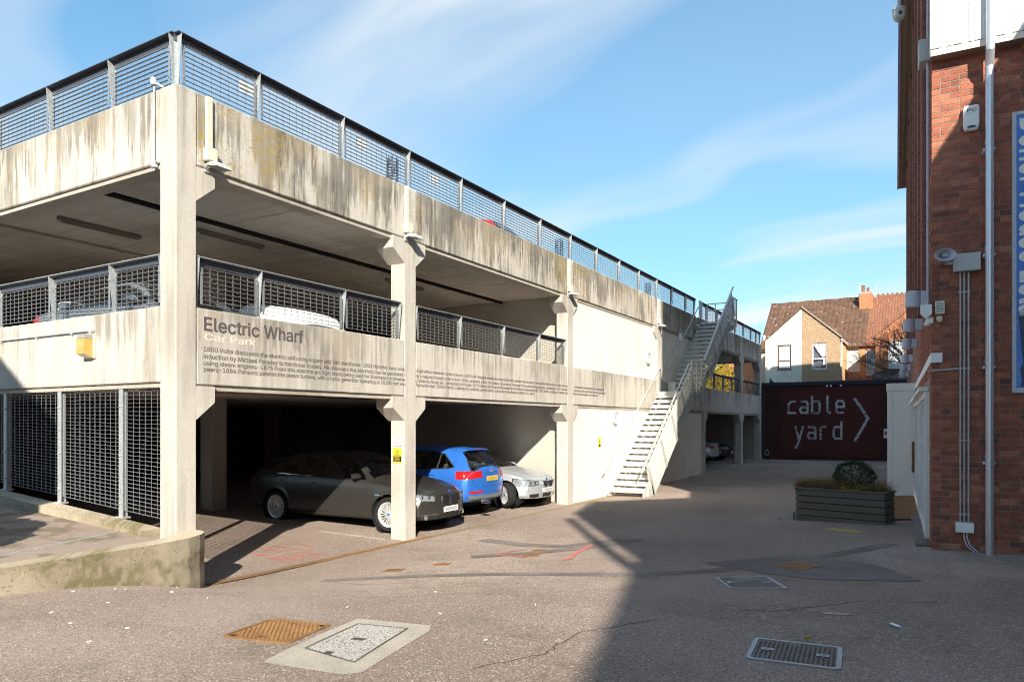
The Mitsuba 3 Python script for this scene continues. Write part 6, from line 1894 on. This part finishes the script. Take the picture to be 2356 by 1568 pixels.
add(t + '__key_hole', laid(cat(box(-.04, .04, .225, .255, .0055, .0075), box(-.04, .04, -.255, -.225, .0055, .0075), box(.22, .27, .25, .30, .0055, .0075), box(-.27, -.22, -.30, -.26, .0055, .0075)), cx0, cy0, dg), 'mat_black')
t = thing('inspection_cover', 'concrete filled inspection cover in a pale concrete surround', 'inspection cover')
quad = [(-4.262, 4.05), (-4.462, 4.864), (-3.985, 4.955), (-3.705, 3.99)]
outerq = [(-4.256, 3.653), (-4.35, 3.95), (-4.607, 5.022), (-3.90, 5.145), (-3.80, 5.0), (-3.52, 3.85), (-3.60, 3.76)]
qp = Polygon(quad)
add(t + '__surround', drape(Polygon(outerq).buffer(.02), .004), 'mat_haunch')
add(t + '__frame', drape(qp.buffer(.012, join_style='mitre').difference(qp.buffer(-.004)), .0095), 'mat_iron')
add(t + '__infill', drape(qp.buffer(-.006), .0085), 'mat_cover_concrete')
qc = qp.centroid
add(t + '__key_plate', cat(laid(box(-.055, .055, -.03, .03, .012, .014), qc.x, qc.y, 10), laid(box(-.03, .03, -.03, .03, .012, .014), -4.02, 4.05, 10)), 'mat_iron')


def ribbed_cover(name, label, x, y, deg, w_, h_, pattern):
    t_ = thing(name, label, 'inspection cover')
    add(t_ + '__frame', laid(extr(rrect(w_, h_, .05).difference(rrect(w_ - .07, h_ - .07, .03)), .012), x, y, deg), 'mat_iron_worn')
    add(t_ + '__plate', laid(extr(rrect(w_ - .072, h_ - .072, .03), .006), x, y, deg), 'mat_iron')
    pcs = []
    if pattern == 'ribs':
        for u in np.arange(-w_ / 2 + .07, w_ / 2 - .06, .035):
            pcs.append(box(u - .008, u + .008, -h_ / 2 + .05, h_ / 2 - .05, .0055, .012, .002))
    else:
        for u in np.arange(-w_ / 2 + .06, w_ / 2 - .05, .034):
            for v_ in np.arange(-h_ / 2 + .06, h_ / 2 - .05, .034):
                pcs.append(box(u - .008, u + .008, v_ - .008, v_ + .008, .0055, .0115, .003))
    k_ = add(t_ + '__tread', laid(cat(pcs), x, y, deg), 'mat_iron')
    labels[k_] = {'kind': 'stuff'}
    for s_ in (-1, 1):
        add(t_ + '__lifting_slot', laid(cat(box(s_ * w_ * .3 - .045, s_ * w_ * .3 + .045, -.03, .03, .0121, .0128), box(s_ * w_ * .3 - .03, s_ * w_ * .3 + .03, -.008, .008, .0129, .0135)), x, y, deg), 'mat_iron_worn')
        add(t_ + '__slot', laid(box(s_ * w_ * .3 - .03, s_ * w_ * .3 + .03, -.006, .006, .0136, .014), x, y, deg), 'mat_black')


ribbed_cover('ribbed_cover', 'ribbed rectangular iron cover in the shade with a white feather of paper on it', -1.87, 8.59, 28, .64, .72, 'ribs')
ribbed_cover('studded_cover', 'studded rectangular iron cover in the shaded foreground', -.945, 5.90, 5, .66, .62, 'studs')
t = thing('rusty_cover', 'rust brown square cover in the shade by a dark tarmac patch', 'manhole cover')
add(t, cat(drape(Polygon([(-1.91, 9.936), (-1.652, 10.352), (-1.253, 10.116), (-1.489, 9.655)]).buffer(-.01), .011), *[laid(box(-.18, .18, v_ - .008, v_ + .008, .008, .018, .002), -1.575, 10.01, 120) for v_ in np.arange(-.18, .19, .05)]), 'mat_rust')


def gully(label, x, y, deg, w_, h_, n_):
    t_ = thing('drain_grate', label, 'drain grate', 'small drain grates in the yard')
    add(t_ + '__frame', laid(extr(shapely.box(-w_ / 2, -h_ / 2, w_ / 2, h_ / 2).difference(shapely.box(-w_ / 2 + .02, -h_ / 2 + .02, w_ / 2 - .02, h_ / 2 - .02)), .01), x, y, deg), 'mat_rust')
    add(t_ + '__pit', laid(box(-w_ / 2 + .02, w_ / 2 - .02, -h_ / 2 + .02, h_ / 2 - .02, .002, .005), x, y, deg), 'mat_black')
    k_ = add(t_ + '__bars', laid(cat(*[box(u - .008, u + .008, -h_ / 2 + .021, h_ / 2 - .021, .0055, .010) for u in np.linspace(-w_ / 2 + .045, w_ / 2 - .045, n_)], box(-w_ / 2 + .021, w_ / 2 - .021, -.01, .01, .0055, .0102)), x, y, deg), 'mat_rust')
    labels[k_] = {'kind': 'stuff'}


gully('rusty barred drain grate in the sunlit tarmac by red paint marks', -5.47, 9.87, 20, .26, .30, 5)
gully('narrow rusty drain grate just beyond the barred one', -5.60, 10.37, 20, .24, .18, 3)
gully('small dark drain grate farther from the columns in the sunlit tarmac', -6.38, 8.76, 20, .24, .20, 4)
gully('small pale edged drain cover nearest the retaining wall', -6.78, 8.12, 20, .28, .24, 3)
t = thing('drain_channel', 'narrow slotted drain channel running along the front of the car park', 'drain')
ys = np.arange(6.35, 20.6, .055)
k_ = add(t + '__grating_bars', cat(*[laid(box(-.05, .05, -.012, .012, .004, .009), -8.52, y, 0) for y in ys[:90]]), 'mat_rust')
labels[k_] = {'kind': 'stuff'}
add(t + '__channel', drape(shapely.box(-8.58, 6.3, -8.46, 11.4), .003), 'mat_black')
add(t + '__edge', cat(*[laid(box(-.075, -.058, 0, 2.5, .003, .010), -8.52, y, 0) for y in (6.3, 8.85)], *[laid(box(.058, .075, 0, 2.5, .003, .010), -8.52, y, 0) for y in (6.3, 8.85)]), 'mat_rust')
k_ = add(t + '__silt', drape(LineString([(-8.52, 11.3), (-8.5, 13), (-8.53, 15.5), (-8.5, 17.4), (-8.48, 20.6)]).buffer(.075), .004), 'mat_silt')

# ------------------------------------------------------------------ red spray paint
t = thing('sprayed_words', 'red sprayed words LEFT TURN on the tarmac, read from the other side', 'road marking')
WORDS = {'L': [[(-10.087, 9.053), (-10.027, 9.172)], [(-10.027, 9.172), (-9.789, 9.217), (-9.52, 9.218)]],
         'E': [[(-10.076, 8.714), (-10.053, 8.874), (-9.868, 8.902), (-9.678, 8.925)], [(-9.866, 8.769), (-9.822, 8.902)], [(-9.548, 8.769), (-9.549, 8.898)]],
         'F': [[(-10.119, 8.544), (-9.841, 8.569), (-9.557, 8.598)], [(-9.867, 8.446), (-9.83, 8.589)], [(-9.612, 8.403), (-9.615, 8.586)]],
         'T': [[(-10.01, 8.161), (-9.762, 8.168), (-9.624, 8.136)], [(-9.623, 8.089), (-9.564, 8.271)]],
         'U': [[(-9.25, 8.972), (-9.341, 8.898), (-9.329, 8.805), (-9.234, 8.796), (-8.996, 8.792), (-8.776, 8.801)]],
         'R': [[(-9.376, 8.449), (-9.155, 8.541), (-9.067, 8.637), (-9.143, 8.648), (-9.364, 8.605)], [(-9.114, 8.502), (-9.032, 8.475)], [(-9.087, 8.477), (-8.894, 8.492), (-8.814, 8.534), (-8.825, 8.666), (-8.972, 8.666)]],
         'N': [[(-9.408, 8.063), (-9.109, 8.068), (-8.816, 8.074)], [(-9.408, 8.063), (-9.161, 8.161), (-8.815, 8.305)], [(-9.381, 8.272), (-9.104, 8.299), (-8.815, 8.305)]]}
for ch, ls in WORDS.items():
    add(t + '__letter', drape(shapely.union_all([LineString(l).buffer(.017) for l in ls]), .0045), 'mat_red_paint')
t = thing('sprayed_arrow', 'faded red sprayed angle mark pointing at the drain grates', 'road marking')
add(t, drape(shapely.union_all([LineString(l).buffer(.022) for l in ([(-6.089, 9.801), (-6.035, 10.028), (-5.993, 10.227), (-5.887, 10.399)], [(-6.08, 9.8), (-5.806, 9.768), (-5.633, 9.701), (-5.40, 9.61)])]), .0085), 'mat_red_paint')
t = thing('sprayed_line', 'faded red sprayed stripe crossing the edge of the shadow', 'road marking')
add(t, drape(LineString([(-4.727, 9.516), (-4.709, 9.667), (-4.843, 10.184), (-4.956, 10.742), (-5.03, 11.2)]).buffer(.035), .0085), 'mat_red_paint')
t = thing('yellow_mark', 'short broken yellow paint mark on the tarmac in front of the planter', 'road marking')
add(t, drape(shapely.union_all([LineString([(-1.67 + .49 * a_ - .06, 14.19 - .29 * a_ - .06), (-1.67 + .49 * a_ + .05, 14.19 - .29 * a_ + .10)]).buffer(.022) for a_ in np.linspace(0, 1, 7)]), .0045), 'mat_yellow')
M('mat_oil', (.010, .010, .012), .25, spec=.6)
t = thing('oil_stain', 'black oily stain on the shaded tarmac to the right of the covers', 'stain')
add(t, drape(shapely.union_all([shapely.affinity.rotate(shapely.affinity.scale(Point(-.81, 7.44).buffer(.05), 1.9, .9), 20), Point(-.90, 7.42).buffer(.045), Point(-.72, 7.47).buffer(.03), Point(-.86, 7.25).buffer(.022), Point(-.78, 7.18).buffer(.016)]), .004), 'mat_oil')
# parking bay line on the garage floor
t = thing('bay_line', 'faded pale bay line on the floor between the dark car and the painted words', 'road marking')
add(t, drape(LineString([(-9.0, 10.55), (-10.6, 10.42)]).buffer(.05, cap_style='flat'), .004), 'mat_haunch')

# ------------------------------------------------------------------ litter


def scrap(name, label, cat_, x, y, z, size, mat, group=None, n_=7, h=.02):
    pts = np.c_[RNG.normal(0, size / 2, n_), RNG.normal(0, size / 2.6, n_), np.abs(RNG.normal(0, h, n_))]
    t_ = thing(name, label, cat_, group)
    m = hull(pts)
    m.apply_translation((x, y, z + .002))
    add(t_, m, mat)


scrap('paper_scrap', 'white scrap of paper on the shaded tarmac right of the oil stain', 'litter', -.297, 7.213, g1(-.3, 7.21) + .002, .07, 'mat_litter')
scrap('paper_scrap', 'white torn paper lying on the ribbed iron cover', 'litter', -2.06, 8.40, g1(-2.06, 8.4) + .014, .07, 'mat_litter')
scrap('leaf', 'small yellow leaf in front of the studded iron cover', 'leaf', -.93, 6.35, g1(-.93, 6.35), .03, 'mat_flower')
zp = lambda x: float(np.interp(-x, [8.2, 9, 13.4, 18.1], [.737, .722, 1.0, 1.28]))
M('mat_carton', (.50, .40, .28), .8)
scrap('paper_scrap', 'crumpled white paper in the shade on the raised path', 'litter', -11.35, 4.35, zp(-11.35) + .004, .10, 'mat_litter')
scrap('carton', 'small brown and white carton in the shade on the raised path', 'litter', -10.45, 4.30, zp(-10.4) + .004, .10, 'mat_carton', h=.06)
t = thing('food_tray', 'pale open food tray at the left edge of the raised path', 'litter')
fx, fy = -9.62, 3.98
add(t, cat(hull([(fx - .1, fy - .07, zp(fx) + .005), (fx + .1, fy - .07, zp(fx) + .005), (fx - .1, fy + .07, zp(fx) + .005), (fx + .1, fy + .07, zp(fx) + .005), (fx - .1, fy - .07, zp(fx) + .012), (fx + .1, fy + .07, zp(fx) + .012)]), *[hull([(fx + s_ * .1, fy - .07, zp(fx) + .006), (fx + s_ * .1, fy + .07, zp(fx) + .006), (fx + s_ * .135, fy - .08, zp(fx) + .07), (fx + s_ * .135, fy + .08, zp(fx) + .07), (fx + s_ * .13, fy + .08, zp(fx) + .07)]) for s_ in (-1, 1)], hull([(fx - .1, fy - .07, zp(fx) + .006), (fx + .1, fy - .07, zp(fx) + .006), (fx - .13, fy - .10, zp(fx) + .07), (fx + .13, fy - .10, zp(fx) + .07), (fx, fy - .095, zp(fx) + .07)])), 'mat_cream_plastic')
for n_ in range(16):
    x, y = [(-7.75, 4.15), (-7.68, 4.55), (-7.6, 4.62), (-6.95, 4.05), (-7.7, 5.3), (-6.6, 4.9), (-5.9, 3.6), (-5.75, 3.2), (-6.4, 3.4), (-4.1, 5.6), (-3.2, 5.0), (-6.9, 3.5), (-5.1, 5.4), (-7.2, 4.9), (-4.9, 6.6), (-3.5, 6.4)][n_]
    a_ = RNG.uniform(0, 3.14)
    t = thing('cigarette_end', 'cigarette end lying on the sunlit tarmac below the retaining wall', 'litter', 'cigarette ends on the sunlit tarmac')
    add(t, rod((x - .016 * math.cos(a_), y - .016 * math.sin(a_), g1(x, y) + .007), (x + .016 * math.cos(a_), y + .016 * math.sin(a_), g1(x, y) + .007), .0055, n=6), 'mat_litter')
V = []
for _ in range(520):
    x, y = RNG.uniform(-7.5, .2), RNG.uniform(3.4, 12)
    s_ = RNG.uniform(.003, .008)
    m = trimesh.creation.icosphere(0, s_)
    m.apply_translation((x, y, g1(x, y) + s_ * .4))
    V.append(m)
t = thing('grit', 'loose pale grit scattered over the tarmac', 'grit')
add(t, cat(V), 'mat_haunch')
labels[t]['kind'] = 'stuff'
# boxes left behind the first floor mesh on the left
t = thing('packed_boxes', 'white and blue boxes behind the first floor mesh at the left edge', 'box')
for x0, x1, y0, z1, m_ in ((-12.62, -12.35, 6.5, 4.22, 'mat_litter'), (-12.34, -12.05, 6.55, 4.12, 'mat_paint_blue'), (-12.04, -11.75, 6.6, 4.02, 'mat_plate_grey')):
    add(t + '__box', box(x0, x1, y0, y0 + .3, 3.05, z1, .01), m_)
